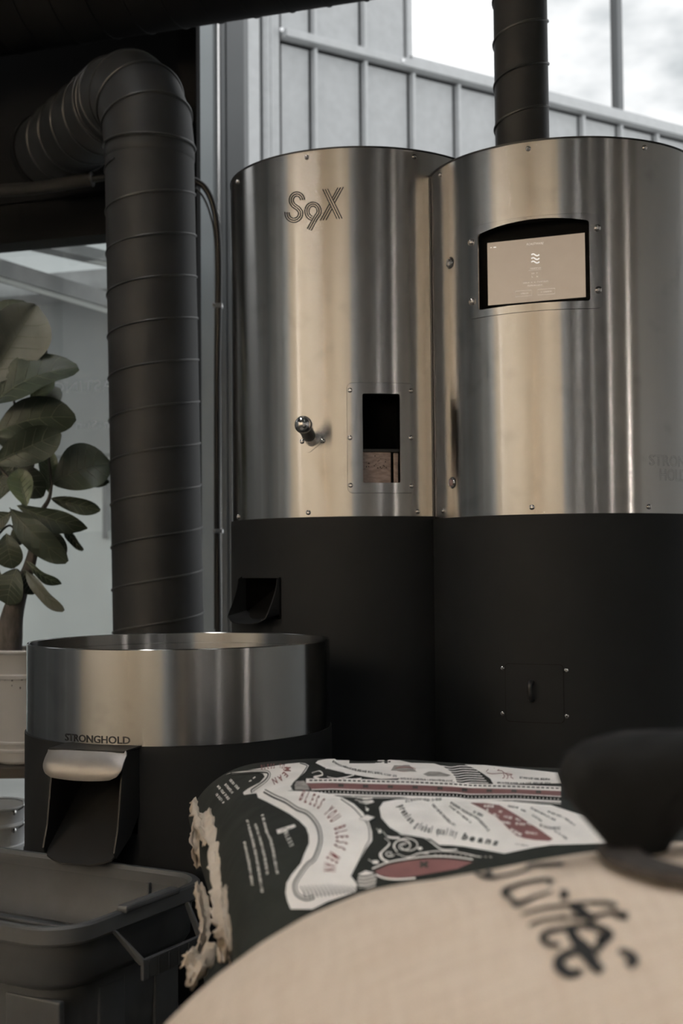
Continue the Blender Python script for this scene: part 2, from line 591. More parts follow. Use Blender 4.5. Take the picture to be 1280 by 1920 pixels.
def on_bvh(bvh, vf, off):
    V, F = vf
    out = []
    ok = []
    for x, y in [(q[0], q[1]) for q in V]:
        o, d = ray(x, y)
        hit = bvh.ray_cast(o, d.normalized())
        if hit[0] is None:
            out.append(Vector((0, 0, 0)))
            ok.append(False)
        else:
            nrm = hit[1]
            if nrm.dot(d) > 0:
                nrm = -nrm
            out.append(hit[0] + nrm * off)
            ok.append(True)
    F = [f for f in F if all(ok[i] for i in f)]
    used = sorted({i for f in F for i in f})
    rm = {o: n for n, o in enumerate(used)}
    return [out[i] for i in used], [tuple(rm[i] for i in f) for f in F]

# ------------------------------------------------------------------ upright drums
class Cyl:
    def __init__(s, x, y, r):
        s.c = Vector((x, y, 0)); s.r = r
    def P(s, a, z, off=0.0):
        return Vector((s.c.x + (s.r + off) * math.sin(a), s.c.y - (s.r + off) * math.cos(a), z))
    def N(s, a):
        return Vector((math.sin(a), -math.cos(a), 0))
    def T(s, a):
        return Vector((math.cos(a), math.sin(a), 0))
    def hit(s, px, py):
        o, d = ray(px, py)
        ox, oy = o.x - s.c.x, o.y - s.c.y
        A = d.x * d.x + d.y * d.y
        B = ox * d.x + oy * d.y
        C = ox * ox + oy * oy - s.r * s.r
        D = B * B - A * C
        t = (-B - math.sqrt(max(0, D))) / A
        p = o + d * t
        return math.atan2(p.x - s.c.x, -(p.y - s.c.y)), p.z
    def map(s, vf, off):
        V, F = vf
        return [s.P(*s.hit(v[0], v[1]), off) for v in V], F

def shell(name, cy, z0, z1, m, parent, holes=(), n=128, zs=(), off=0.0):
    """drum wall with rectangular openings (a0, a1, z0, z1)"""
    A = [-PI + 2 * PI * i / n for i in range(n)]
    for h in holes:
        A = [a for a in A if abs(a - h[0]) > 0.012 and abs(a - h[1]) > 0.012] + [h[0], h[1]]
    A.sort()
    Zs = {z0, z1}
    for h in holes:
        Zs |= {h[2], h[3]}
    Zs |= set(zs)
    Zs = sorted(Zs)
    N = len(A)
    V = [cy.P(a, z, off) for z in Zs for a in A]
    F = []
    for k in range(len(Zs) - 1):
        for i in range(N):
            a = A[i] + 1e-4
            z = (Zs[k] + Zs[k + 1]) / 2
            if any(h[0] <= a < h[1] and h[2] < z < h[3] for h in holes):
                continue
            j = (i + 1) % N
            F.append((k * N + i, k * N + j, (k + 1) * N + j, (k + 1) * N + i))
    return mk(name, V, F, m, parent, True, 60)

def curved_ring(name, cy, outer, inner, off, thick, m, parent, rad=5):
    """plate bent to the drum with a window in it; loops are (angle, z)"""
    n = len(outer)
    V, F = [], []
    for k in range(rad + 1):
        t = k / rad
        for (a0, z0), (a1, z1) in zip(outer, inner):
            V.append(cy.P(a0 + (a1 - a0) * t, z0 + (z1 - z0) * t, off))
    b = len(V)
    V += [cy.P(a, z, off - thick) for a, z in outer]
    V += [cy.P(a, z, off - thick) for a, z in inner]
    for k in range(rad):
        for i in range(n):
            j = (i + 1) % n
            F.append((k * n + i, (k + 1) * n + i, (k + 1) * n + j, k * n + j))
    for i in range(n):
        j = (i + 1) % n
        F.append((b + i, i, j, b + j))
        F.append((rad * n + i, b + n + i, b + n + j, rad * n + j))
    return mk(name, V, F, m, parent, True, 40)

def curved_panel(name, cy, loop, off, thick, m, parent):
    """solid rounded panel bent to the drum"""
    am = sum(p[0] for p in loop) / len(loop)
    zm = sum(p[1] for p in loop) / len(loop)
    inner = [(am + (a - am) * 0.02, zm + (z - zm) * 0.02) for a, z in loop]
    n = len(loop)
    V, F = [], []
    rad = 8
    for k in range(rad + 1):
        t = k / rad
        for (a0, z0), (a1, z1) in zip(loop, inner):
            V.append(cy.P(a0 + (a1 - a0) * t, z0 + (z1 - z0) * t, off))
    b = len(V)
    V += [cy.P(a, z, off - thick) for a, z in loop]
    for k in range(rad):
        for i in range(n):
            j = (i + 1) % n
            F.append((k * n + i, (k + 1) * n + i, (k + 1) * n + j, k * n + j))
    F.append(tuple(rad * n + i for i in range(n)))
    for i in range(n):
        j = (i + 1) % n
        F.append((b + i, i, j, b + j))
    return mk(name, V, F, m, parent, True, 40)

def screw(cy, px, py, r, parent, m='chrome', off=0.0, name='screw', azm=None):
    a, z = azm if azm else cy.hit(px, py)
    p = cy.P(a, z, off - 0.0005)
    prof = [(r, 0), (r, r * 0.25), (r * 0.92, r * 0.5), (r * 0.7, r * 0.72), (r * 0.42, r * 0.82), (r * 0.36, r * 0.55), (0.0001, r * 0.55)]
    return lathe(name, prof, p, m, parent, 14, cy.N(a), sharp=50)

C1 = Cyl(0.0476, 3.1877, 0.3186)
C2 = Cyl(0.5210, 2.9660, 0.3147)
CT = Cyl(-0.3154, 2.4950, 0.2899)
Z_SEAM, Z_TOP = 1.106, 1.895                     # right drum
Z_SEAM1, Z_TOP1 = 1.1126, 1.9505                 # left drum, a little taller and further back
Z_RIM, Z_BAND = 0.8607, 0.6954

# ================================================================== the setting
WL = Vector((-0.954, 0.299, 0)).normalized()      # run of the glazed wall, to the left
WLN = Vector((0.299, 0.954, 0)).normalized()      # its outward normal
WO = at(380, 700, 4.30); WO.z = 0                 # foot of the corner post
def wl(t, z=0.0, n=0.0):
    """point on the glazed wall: t metres left of the corner post, n metres outwards"""
    return WO + WL * t + WLN * n + ZA * z
def wl_px(px, n=0.0):
    o, d = ray(px, 960)
    w = WO + WLN * n
    # solve o + d*s = w + WL*t
    det = d.x * -WL.y - d.y * -WL.x
    bx, by = w.x - o.x, w.y - o.y
    s = (bx * -WL.y - by * -WL.x) / det
    return (o.x + d.x * s - w.x) * WL.x + (o.y + d.y * s - w.y) * WL.y

# floor, ceiling and the parts of the room behind the camera, mirrored in the steel
fl = mk('floor', [(-4.3, -4.2, 0), (3.9, -4.2, 0), (3.9, 4.2, 0), (0.4, 4.35, 0), (-4.3, 5.55, 0)], [(0, 1, 2, 3, 4)], 'concrete', smooth=False)
struct(fl, 'dark grey concrete floor under the roaster', 'floor')
ce = box('ceiling', (-4.3, -4.2, 3.45), XA, YA, ZA, 8.2, 8.5, 0.12, 'ceil')
struct(ce, 'dark ceiling above the roasting room', 'ceiling')
w = box('wall_behind', (-4.3, -4.2, 0), XA, YA, ZA, 3.35, 0.12, 3.45, 'tan')
struct(w, 'pale birch panelled wall behind the camera', 'wall')
w = box('wall_corner', (-4.3, -4.08, 0), XA, YA, ZA, 0.12, 5.0, 3.45, 'tan')
struct(w, 'pale birch panelled side wall behind the camera', 'wall')
w = box('wall_shade', (-4.3, 0.92, 0), XA, YA, ZA, 0.12, 4.6, 3.45, 'darkwall')
struct(w, 'charcoal side wall beside the window', 'wall')
w = box('trim_2', (-0.93, -4.2, 0), XA, YA, ZA, 0.85, 0.2, 3.45, 'greycol')
struct(w, 'grey rendered pier behind the camera', 'pier')
w = box('wall_far', (-0.06, -4.2, 0), XA, YA, ZA, 3.96, 0.12, 3.45, 'darkwall')
struct(w, 'charcoal wall behind the camera', 'wall')
w = box('wall_east', (3.78, -4.08, 0), XA, YA, ZA, 0.12, 4.35, 3.45, 'darkwall')
struct(w, 'charcoal wall to the right of the camera', 'wall')
w = box('wall_pale', (3.78, 0.27, 0), XA, YA, ZA, 0.12, 3.9, 3.45, 'palewall')
struct(w, 'pale grey wall to the right of the roaster', 'wall')

# unseen lamps: linear and trough lamps added for light, globes after streaks in steel
def added_linear_lamp(x, y, z, L, label, wd=0.10):
    """louvred lamp added out of view for its light: skirt and cross blades keep its light pointed down"""
    d, n = YA, XA
    t = thing('added_linear_lamp', label, 'lamp', (x, y, z), 'unseen lamps added to light the roasting room')
    o = Vector((x, y, z)) - d * L / 2 - n * wd / 2
    box('housing', o + ZA * 0.10, d, n, ZA, L, wd, 0.05, 'black', t)
    box('diffuser', o + d * .005 + n * .005 + ZA * .092, d, n, ZA, L - .01, wd - .01, 0.006, 'added_lamp', t)
    for q in (-.004, wd):
        box('skirt', o + n * q, d, n, ZA, L, .004, 0.11, 'black', t)
    nb_ = int(L / .115)
    for k in range(nb_ + 1):
        box('louvre_blade', o + d * (k * (L - .003) / nb_), d, n, ZA, .003, wd, .09, 'black', t)
    for q in (0.2, 0.8):
        p = Vector((x, y, z + 0.15)) + d * L * (q - 0.5)
        tube('cord', [p, (p.x, p.y, 3.45)], 0.002, 'black', t, 6)
    return t
def added_wall_washer(o, d, n, L, label):
    """unseen trough lamp added to brighten the wall it faces; n points to the wall"""
    o = Vector(o); d = Vector(d); n = Vector(n)
    t = thing('added_wall_washer', label, 'lamp', tuple(o), 'unseen trough lamps added to light the birch walls')
    box('housing', o - n * .02, d, n, ZA, L, .02, .16, 'black', t)
    box('diffuser', o + d * .01 + ZA * .01, d, n, ZA, L - .02, .006, .14, 'added_wash', t)
    for q in (.1, .9):
        p = o + d * L * q + ZA * .16 - n * .01
        tube('bracket', [p, (p.x, p.y, 3.45)], .006, 'black', t, 8)
    return t
added_linear_lamp(0.62, 0.80, 2.90, 1.5, 'unseen louvred lamp added above the canvas sack')
added_linear_lamp(-0.55, 0.3, 2.90, 1.5, 'unseen louvred lamp added above and left of the camera')
added_linear_lamp(1.7, 0.2, 2.90, 1.5, 'unseen louvred lamp added above and right of the camera')
added_linear_lamp(-0.85, 2.6, 3.12, 1.2, 'unseen louvred lamp added over the cooling tray')
added_linear_lamp(2.0, -2.9, 2.90, 1.5, 'unseen louvred lamp added before the charcoal wall behind')
added_linear_lamp(2.9, 1.2, 2.90, 1.5, 'unseen louvred lamp added beside the pale wall at the right')
added_wall_washer((-3.35, -3.3, 2.55), YA, -XA, 3.6, 'unseen trough lamp added to light the birch side wall')
added_wall_washer((-3.3, -3.4, 2.55), XA, -YA, 2.2, 'unseen trough lamp added to light the birch wall behind')
def globe_lamp(x, y, z, r, label):
    t = thing('globe_lamp', label, 'lamp', (x, y, z), 'globe lamps behind the camera')
    lathe('bulb', [(0.0001, -r)] + [(r * math.cos(a), r * math.sin(a)) for a in [(-80 + 16 * i) * PI / 180 for i in range(11)]] + [(0.0001, r)], (x, y, z), 'lampcool', t, 20)
    tube('cord', [(x, y, z + r), (x, y, 3.45)], 0.003, 'black', t, 6)
globe_lamp(2.75, 0.35, 1.35, 0.026, 'small globe lamp hanging at the right near the pale wall')
globe_lamp(3.3, -2.7, 1.8, 0.032, 'small globe lamp hanging in the far right corner')
globe_lamp(1.9, -3.3, 1.9, 0.018, 'small globe lamp hanging before the charcoal wall')
globe_lamp(-2.6, 1.15, 1.9, 0.012, 'small globe lamp hanging at the left by the birch wall')
# unseen upright strips added only for the stripes they mirror in the steel
for k, (o, a, b, m) in enumerate((((.62, -4.10, 0), .05, .05, 'greycol'), ((1.35, -4.10, 0), .03, .05, 'palewall'), ((2.0, -4.10, 0), .14, .05, 'greycol'), ((2.9, -4.10, 0), .05, .06, 'palewall'),
                               ((-4.2, 1.25, 0), .05, .30, 'greycol'), ((-4.2, 1.9, 0), .05, .10, 'palewall'), ((-4.2, 2.5, 0), .05, .35, 'greycol'), ((-4.2, 3.4, 0), .05, .08, 'palewall'))):
    w = box('trim_%d' % (10 + k), o, XA, YA, ZA, a, b, 3.45, m)
    struct(w, ['grey strip added on the charcoal wall behind', 'narrow pale strip added behind the camera', 'wide grey strip added behind the camera', 'pale strip added near the far right corner', 'grey strip added next to the birch side wall', 'narrow pale strip added on the charcoal side wall', 'wide grey strip added on the charcoal side wall', 'narrow pale strip added near the shop window'][k], 'pilaster')

# ---- glazed wall on the left: black fascia, beam, posts, pane
t_post0, t_post1 = wl_px(378), wl_px(345)
HEAD = (at(100, 444, 4.42)).z
T_END = 3.9
fas = sempty('wall_left', 'black fascia and steel beam above the left window', 'wall', tuple(wl(0)))
t_f = wl_px(374, .12)
box('fascia', wl(t_f, HEAD + 0.02, 0.06), WL, WLN, ZA, T_END, 0.06, 3.45 - HEAD - 0.02, 'wallblack', fas)
box('beam', wl(t_f, HEAD, -0.05), WL, WLN, ZA, T_END, 0.11, 0.135, 'beam', fas)
box('beam_flange', wl(t_f, HEAD + 0.128, -0.065), WL, WLN, ZA, T_END, 0.125, 0.012, 'beam', fas)
box('beam_lip', wl(t_f, HEAD - 0.012, -0.06), WL, WLN, ZA, T_END, 0.115, 0.014, 'beam', fas)
po = box('trim_1', wl(t_post0, 0, -0.03), WL, WLN, ZA, t_post1 - t_post0, 0.032, 3.45, 'wallblack')
struct(po, 'black steel post right of the tall duct', 'post')

w1 = sempty('window_1', 'large shop window pane with reversed white lettering', 'window', tuple(wl(0.5)))
box('pane', wl(t_post1, 0.02, 0.03), WL, WLN, ZA, T_END - t_post1, 0.008, HEAD - 0.03, 'glass', w1)
box('sill', wl(t_post1, 0.0, -0.02), WL, WLN, ZA, T_END - t_post1, 0.09, 0.02, 'beam', w1)
# lettering on the outside of the pane, so it reads reversed from in here
def wl_uv(px, py):
    t = wl_px(px, 0.027)
    base = wl(t, 0, 0.027)
    p = at(px, py, base.y)
    return t, p.z
def vinyl(body, px0, px1, py, h_px, mirrored, name, m='letter'):
    v, f = text2d(body)
    xs = [q[0] for q in v]
    x0, x1 = min(xs), max(xs)
    t0, z0 = wl_uv(px0, py); t1, z1 = wl_uv(px1, py)
    hz = h_px / FPX * 4.45
    out = []
    for x, y in v:
        s = (x - x0) / (x1 - x0)
        if mirrored:
            s = 1 - s
        out.append(wl(t0 + (t1 - t0) * s, z0 + (y - 0.35) * hz / 0.7, 0.026))
    return mk(name, out, f, m, w1, smooth=False)
vinyl('ROASTING', 100, 258, 727, 20, True, 'lettering')
vinyl('Mon-Sun', 142, 246, 797, 16, True, 'lettering')

# ---- corner posts and trims right of the black post
DP = sempty('trim_3', 'grey aluminium corner post with a bright edge strip', 'post', tuple(wl(wl_px(420))))
def post(px0, px1, n0, dep, m, name='profile', n_ref=0.0):
    n0 += 1.6; n_ref += 1.6
    t0, t1 = wl_px(px0, n_ref), wl_px(px1, n_ref)
    return box(name, wl(t1, 0, n0), WL, WLN, ZA, t0 - t1, dep, 5.2, m, DP, 0.002)
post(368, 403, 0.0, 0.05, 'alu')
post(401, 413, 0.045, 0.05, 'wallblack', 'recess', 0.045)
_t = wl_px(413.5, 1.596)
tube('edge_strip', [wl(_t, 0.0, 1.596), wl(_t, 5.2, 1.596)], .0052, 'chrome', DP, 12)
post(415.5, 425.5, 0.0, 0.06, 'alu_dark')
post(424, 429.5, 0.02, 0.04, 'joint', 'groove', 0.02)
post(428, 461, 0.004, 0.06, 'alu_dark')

# ---- metal-clad wall beyond the glass, with the high window
DS = Vector((1.546, 1.0, 0)).normalized()
DN = Vector((DS.y, -DS.x, 0))                      # towards the room
SO = at(523, 500, 8.6); SO.z = 0
def sd(t, z=0.0, n=0.0):
    return SO + DS * t + DN * n + ZA * z
def sd_px(px, n=0.0):
    o, d = ray(px, 300)
    w = SO + DN * n
    det = d.x * -DS.y - d.y * -DS.x
    bx, by = w.x - o.x, w.y - o.y
    s = (bx * -DS.y - by * -DS.x) / det
    return (o.x + d.x * s - w.x) * DS.x + (o.y + d.y * s - w.y) * DS.y
def sd_z(px, py):
    p = sd(sd_px(px))
    return at(px, py, p.y).z
z_fl = sd_z(700, 103)            # flashing line
z_fl = 0.5 * (sd_z(560, 68) + sd_z(1150, 232))
sid = sempty('wall_right', 'pale grey metal-clad wall with raised vertical seams', 'wall', tuple(sd(1.0)))
seams = [sd_px(p) for p in (585, 680, 767, 854)]
stp = (seams[3] - seams[0]) / 3
seams = [seams[0] + stp * i for i in range(0, 18)]
t_left = sd_px(526)
t_win = sd_px(764)
edges = [t_left] + seams
Z0S, Z1S = 0.0, 9.0
for i in range(len(edges) - 1):
    a, b = edges[i], edges[i + 1]
    box('siding_panel', sd(a + 0.010, Z0S, -0.02), DS, DN, ZA, b - a - 0.034, 0.02, z_fl - Z0S - .05, 'siding', sid, 0.002)
    if a < t_win - 0.05:
        e = min(b, t_win)
        box('siding_panel', sd(a + 0.010, z_fl + 0.004, -0.02), DS, DN, ZA, e - a - 0.034, 0.02, Z1S - z_fl, 'siding', sid, 0.002)
for i, s in enumerate(seams[:-1]):
    box('standing_seam', sd(s - 0.002, Z0S, -0.01), DS, DN, ZA, 0.022, 0.060, z_fl - 0.045, 'siding_trim', sid, 0.002)
    if s < t_win - 0.1:
        box('standing_seam', sd(s - 0.002, z_fl + 0.03, -0.01), DS, DN, ZA, 0.022, 0.060, Z1S - z_fl, 'siding_trim', sid, 0.002)
box('flashing', sd(t_left + 0.005, z_fl - 0.022, -0.015), DS, DN, ZA, 12.0, 0.10, 0.056, 'siding_trim', sid, 0.003)
for px, py in ((529, 57), (757, 119)):
    t = sd_px(px, 0.085)
    p = sd(t, z_fl + 0.006, 0.0855)
    lathe('screw', [(0.016, 0), (0.014, 0.008), (0.0001, 0.012)], p, 'alu_bright', sid, 10, DN)
box('shade_backing', sd(t_left, Z0S, -0.07), DS, DN, ZA, edges[-1] - t_left, 0.03, z_fl, 'joint', sid)  # dark colour between panels stands in for the shadow beside each seam
box('shade_backing', sd(t_left, z_fl, -0.07), DS, DN, ZA, t_win - t_left, 0.03, Z1S - z_fl, 'joint', sid)
# corner trims of the cladding
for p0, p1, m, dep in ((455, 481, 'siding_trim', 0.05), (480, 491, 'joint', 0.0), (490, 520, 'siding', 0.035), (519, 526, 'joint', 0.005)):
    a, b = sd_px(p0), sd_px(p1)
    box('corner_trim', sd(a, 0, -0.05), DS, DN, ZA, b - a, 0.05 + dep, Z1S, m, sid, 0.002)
for px in (501, 510):
    a = sd_px(px, .035)
    box('trim_bead', sd(a - .005, 0, 0.03), DS, DN, ZA, 0.010, 0.012, Z1S, 'siding_trim', sid)
# upper window in that wall
z_sill = 0.5 * (sd_z(800, 112) + sd_z(1230, 226))
w2 = sempty('window_2', 'high window with a thin upright bar showing bright cloud', 'window', tuple(sd(t_win, z_sill)))
t_wr = t_win + 9
z_wt = 8.6
box('frame_sill', sd(t_win, z_fl + 0.02, -0.05), DS, DN, ZA, t_wr - t_win, 0.075, z_sill - z_fl - 0.02, 'siding_trim', w2, 0.004)
box('frame_jamb', sd(t_win - 0.004, z_fl + 0.02, -0.05), DS, DN, ZA, sd_px(773) - t_win, 0.075, z_wt - z_fl, 'siding_trim', w2, 0.004)
tm = sd_px(1163)
box('mullion', sd(tm - 0.028, z_sill, -0.03), DS, DN, ZA, 0.056, 0.05, z_wt - z_sill, 'alu_dark', w2, 0.003)
box('frame_head', sd(t_win, z_wt, -0.05), DS, DN, ZA, t_wr - t_win, 0.075, 0.08, 'siding_trim', w2)
for a, b in ((sd_px(773), tm - 0.013), (tm + 0.013, t_wr)):
    box('pane', sd(a, z_sill, -0.028), DS, DN, ZA, b - a, 0.006, z_wt - z_sill, 'glass2', w2)

# ---- outdoors beyond the left pane
gr = mk('ground', [(-14, 4.3, -0.03), (14, 4.3, -0.03), (14, 30, -0.03), (-14, 30, -0.03)], [(0, 1, 2, 3)], 'ground', smooth=False)
struct(gr, 'grey pavement outside the window', 'pavement')
nb = thing('neighbour_building', 'grey rendered building seen through the shop window', 'building', tuple(wl(1.0, 0, 3.4)))
def ext(px0, py0, px1, py1, n, m, name, dep=0.1):
    t0 = wl_px(px0, n); t1 = wl_px(px1, n)
    Y0 = wl((t0 + t1) / 2, 0, n).y
    z0 = at((px0 + px1) / 2, py1, Y0).z; z1 = at((px0 + px1) / 2, py0, Y0).z
    return box(name, wl(t1, z0, n), WL, WLN, ZA, t0 - t1, dep, z1 - z0, m, nb)
ext(-500, 560, 330, 862, 3.0, 'ext2', 'upper_wall', 0.3)
ext(-500, 862, 330, 1400, 3.25, 'ext3', 'lower_wall', 0.15)
ext(-500, 1002, 330, 1500, 3.12, 'ext1', 'plinth', 0.15)
ext(-500, 520, 330, 566, 2.7, 'ext_steel', 'eaves', 0.6)
ext(192, 862, 200, 1010, 3.1, 'ext_steel', 'downpipe', 0.06)
for t0p, t1p, yp in ((60, 300, 0),):  # reflection of the window lettering, drawn as letters on the wall
    v, f = text2d('Mon-Sun 11:00-21:00')
    xs = [q[0] for q in v]; x0, x1 = min(xs), max(xs)
    ta, tb = wl_px(52, 3.2), wl_px(156, 3.2)
    Yc = wl(ta, 0, 3.2).y
    zc = at(100, 908, Yc).z
    hz = 13 / FPX * Yc
    mk('lettering', [wl(ta + (tb - ta) * (x - x0) / (x1 - x0), zc + (y - .35) * hz / .7, 3.24) for x, y in v], f, 'letter', nb, smooth=False)
# steel canopy over the pavement
cp = thing('canopy', 'steel canopy with sloping beams outside the window', 'canopy', tuple(wl(0.8, 0, 1.5)))
def cbeam(a, b, wd, ht, m, name):
    a = Vector(a); b = Vector(b)
    d = (b - a); L = d.length; d.normalize()
    n = Vector((-d.y, d.x, 0)).normalized()
    return box(name, a - n * wd / 2 - ZA * ht, d, n, ZA, L, wd, ht, m, cp)
cbeam(at(-60, 474, 5.3), at(260, 572, 6.3), 0.10, 0.07, 'ext_steel', 'beam')
cbeam(at(-60, 497, 5.3), at(260, 594, 6.3), 0.05, 0.02, 'ext3', 'beam_flange')
cpz = at(60, 438, 5.2).z + .05
mk('canopy_sheet', [wl(wl_px(340, 1.0), cpz + .06, 1.0), wl(4, cpz + .06, 1.0), wl(4, cpz + .30, 2.6), wl(wl_px(340, 2.6), cpz + .30, 2.6)], [(0, 1, 2, 3)], 'poly', cp, smooth=False)
cbeam(at(40, 438, 5.3), at(300, 500, 6.6), 0.10, 0.05, 'ext_steel', 'beam')
cbeam(at(40, 449, 5.3), at(300, 513, 6.6), 0.06, 0.02, 'ext3', 'beam_flange')

# ================================================================== coffee roaster
RO = thing('coffee_roaster', 'twin-drum brushed steel coffee roaster on a black base', 'coffee roaster', (0.28, 2.98, 0))
def az(cy, px, py):
    return cy.hit(px, py)

# --- left drum with its sight window
a0, zt = az(C1, 679, 738); _, zb = az(C1, 679, 905)
a1, _ = az(C1, 749.5, 820)
_, zt = az(C1, 714, 738); _, zb = az(C1, 714, 905)
mg = 0.006
shell('drum_shell', C1, Z_SEAM1, Z_TOP1, 'steel', RO, [(a0 - mg, a1 + mg, zb - .004, zt + .004)], 192)
ou0, ou1 = az(C1, 651, 820)[0], az(C1, 776, 820)[0]
zo1, zo0 = az(C1, 714, 718)[1], az(C1, 714, 924)[1]
def rr_az(A0, z0, A1, z1, r, R, per=10):
    """rounded rectangle in (angle, height) with equal metric corner radius"""
    return [(a / R, z) for a, z in rrect(A0 * R, z0, A1 * R, z1, r, 6, per)]
curved_ring('plate_gap', C1, rr_az(ou0 - .002, zo0 - .0007, ou1 + .002, zo1 + .0007, 0.013, C1.r), rr_az(ou0, zo0, ou1, zo1, 0.012, C1.r), .0004, .001, 'edge', RO, 2)
plate = curved_ring('window_plate', C1, rr_az(ou0, zo0, ou1, zo1, 0.012, C1.r), rr_az(a0, zb, a1, zt, 0.004, C1.r), 0.0016, 0.003, 'steel_plate', RO)
for px, py in ((656, 732), (770, 733), (656, 821), (770, 821), (657, 910), (771, 911)):
    screw(C1, px, py, 0.0056, plate, off=0.0016)
# box behind the window
am = (a0 + a1) / 2
n_, t_ = C1.N(am), C1.T(am)
pc = C1.P(am, zb, -0.0)
hw = C1.r * (a1 - a0) / 2 + 0.012
dp = 0.10
o = pc - n_ * (dp + .006) - t_ * hw - ZA * 0.02
v = []
H = zt - zb + 0.04
q0, q1, q2, q3 = o, o + t_ * 2 * hw, o + t_ * 2 * hw + n_ * dp, o + n_ * dp
V = [q0, q1, q2, q3] + [p + ZA * H for p in (q0, q1, q2, q3)]
mk('sight_chamber', V, [(0, 1, 5, 4), (1, 2, 6, 5), (3, 0, 4, 7), (0, 3, 2, 1), (4, 5, 6, 7)], 'void', RO, smooth=False)
zg = az(C1, 700, 846)[1]
base = pc - n_ * 0.022
sx0 = -hw + 0.013
x_bar = (az(C1, 737, 880)[0] - am) * C1.r
g = box('sight_glass', base + t_ * sx0 - ZA * 0.012, t_, n_, ZA, x_bar - 0.002 - sx0, 0.004, zg - zb + 0.012, 'sight', RO, 0.002)
box('sight_glass', base + t_ * (x_bar + 0.004) - ZA * 0.012, t_, n_, ZA, hw - 0.013 - x_bar - .004, 0.004, zg - zb + 0.010, 'sight', RO, 0.002)
box('sight_bar', base + t_ * (-hw + .012) + ZA * (zg - zb), t_, n_, ZA, 2 * hw - .024, 0.010, 0.006, 'rubber', RO, 0.001)
for i in range(26):
    x = sx0 + .006 + random.random() * (x_bar - sx0 - .012); z = 0.015 + random.gauss(.025, .008)
    r = random.uniform(.0006, .0016)
    p = base + t_ * x + ZA * z + n_ * 0.0041
    lathe('chaff_fleck', [(r, 0), (r * .7, .0006), (.0001, .0008)], p, 'void', g, 7, n_)

# --- right drum with its touch screen
s0, s1 = az(C2, 897, 520)[0], az(C2, 1105, 500)[0]
zst = az(C2, 1000, 411)[1]; zsb = az(C2, 1000, 569)[1]
shell('drum_shell', C2, Z_SEAM, Z_TOP, 'steel', RO, [(s0 - .006, s1 + .006, zsb - .004, zst + .004)], 192)
b0, b1 = az(C2, 879, 520)[0], az(C2, 1128, 500)[0]
_in = rr_az(s0, zsb, s1, zst, 0.006, C2.r, 14)
_in = [(a, z - .012 * ((a - (s0 + s1) / 2 - .04) / ((s1 - s0) / 2)) ** 2 * max(0, (z - (zst + zsb) / 2) / ((zst - zsb) / 2))) for a, z in _in]
_out = rr_az(b0, zsb - 0.016, b1, zst + 0.006, 0.014, C2.r, 14)
curved_ring('plate_gap', C2, rr_az(b0 - .002, zsb - 0.0166, b1 + .002, zst + 0.0066, 0.015, C2.r, 14), _out, .0004, .001, 'edge', RO, 2)
bz = curved_ring('screen_surround', C2, _out, _in, 0.0018, 0.003, 'steel_plate', RO)
for px, py in ((884, 455), (886, 566), (1119, 428), (1121, 544)):
    screw(C2, px, py, 0.0078, bz, off=0.0018, name='bolt')
sm = (s0 + s1) / 2
n2, t2 = C2.N(sm), C2.T(sm)
hw2 = C2.r * math.sin((s1 - s0) / 2)
fr = C2.r * math.cos((s1 - s0) / 2)               # distance of the chord from the axis
cc = C2.c + n2 * (fr - 0.018)
o = cc - t2 * (hw2 + 0.004) + ZA * (zsb - 0.008)
# hood walls between the drum skin and the screen
rec = []
nseg = 16
V, F = [], []
for i in range(nseg + 1):
    a = s0 - .003 + (s1 - s0 + .006) * i / nseg
    pf = C2.P(a, 0, -0.002)
    x = (pf - C2.c).dot(t2)
    pb = cc + t2 * x
    for z in (zst + .003, zsb - .003):
        V += [Vector((pf.x, pf.y, z)), Vector((pb.x, pb.y, z))]
for i in range(nseg):
    k = 4 * i
    F += [(k, k + 4, k + 5, k + 1), (k + 2, k + 3, k + 7, k + 6)]
e = 4 * nseg
F += [(0, 1, 3, 2), (e, e + 2, e + 3, e + 1)]
mk('screen_hood', V, F, 'black2', RO, smooth=False)
# the tablet
tab = box('tablet', cc - n2 * 0.004 - t2 * (hw2 + .004) + ZA * (zsb - .003), t2, n2, ZA, 2 * hw2 + .008, 0.004, zst - zsb + .006, 'void', RO)
def scr_uv(px, py):
    """pixel -> coordinates on the flat screen"""
    oo, d = ray(px, py)
    pl = cc + n2 * 0.0008
    s = (pl - oo).dot(n2) / d.dot(n2)
    p = oo + d * s
    return (p - cc).dot(t2), p.z
u0 = scr_uv(914, 510)[0]; u1 = scr_uv(1097, 500)[0]
v1 = scr_uv(1005, 446)[1]; v0 = scr_uv(1005, 565)[1]
def scr(u, v, off=0.0012):
    return cc + t2 * u + n2 * off + ZA * v
mk('display', [scr(u0, v0), scr(u1, v0), scr(u1, v1), scr(u0, v1)], [(0, 1, 2, 3)], 'screen', tab, smooth=False)
def scr_draw(vf, m, name='display_graphic', off=0.0018):
    V, F = vf
    return mk(name, [scr(*scr_uv(x, y), off) for x, y in V], F, m, tab, smooth=False)
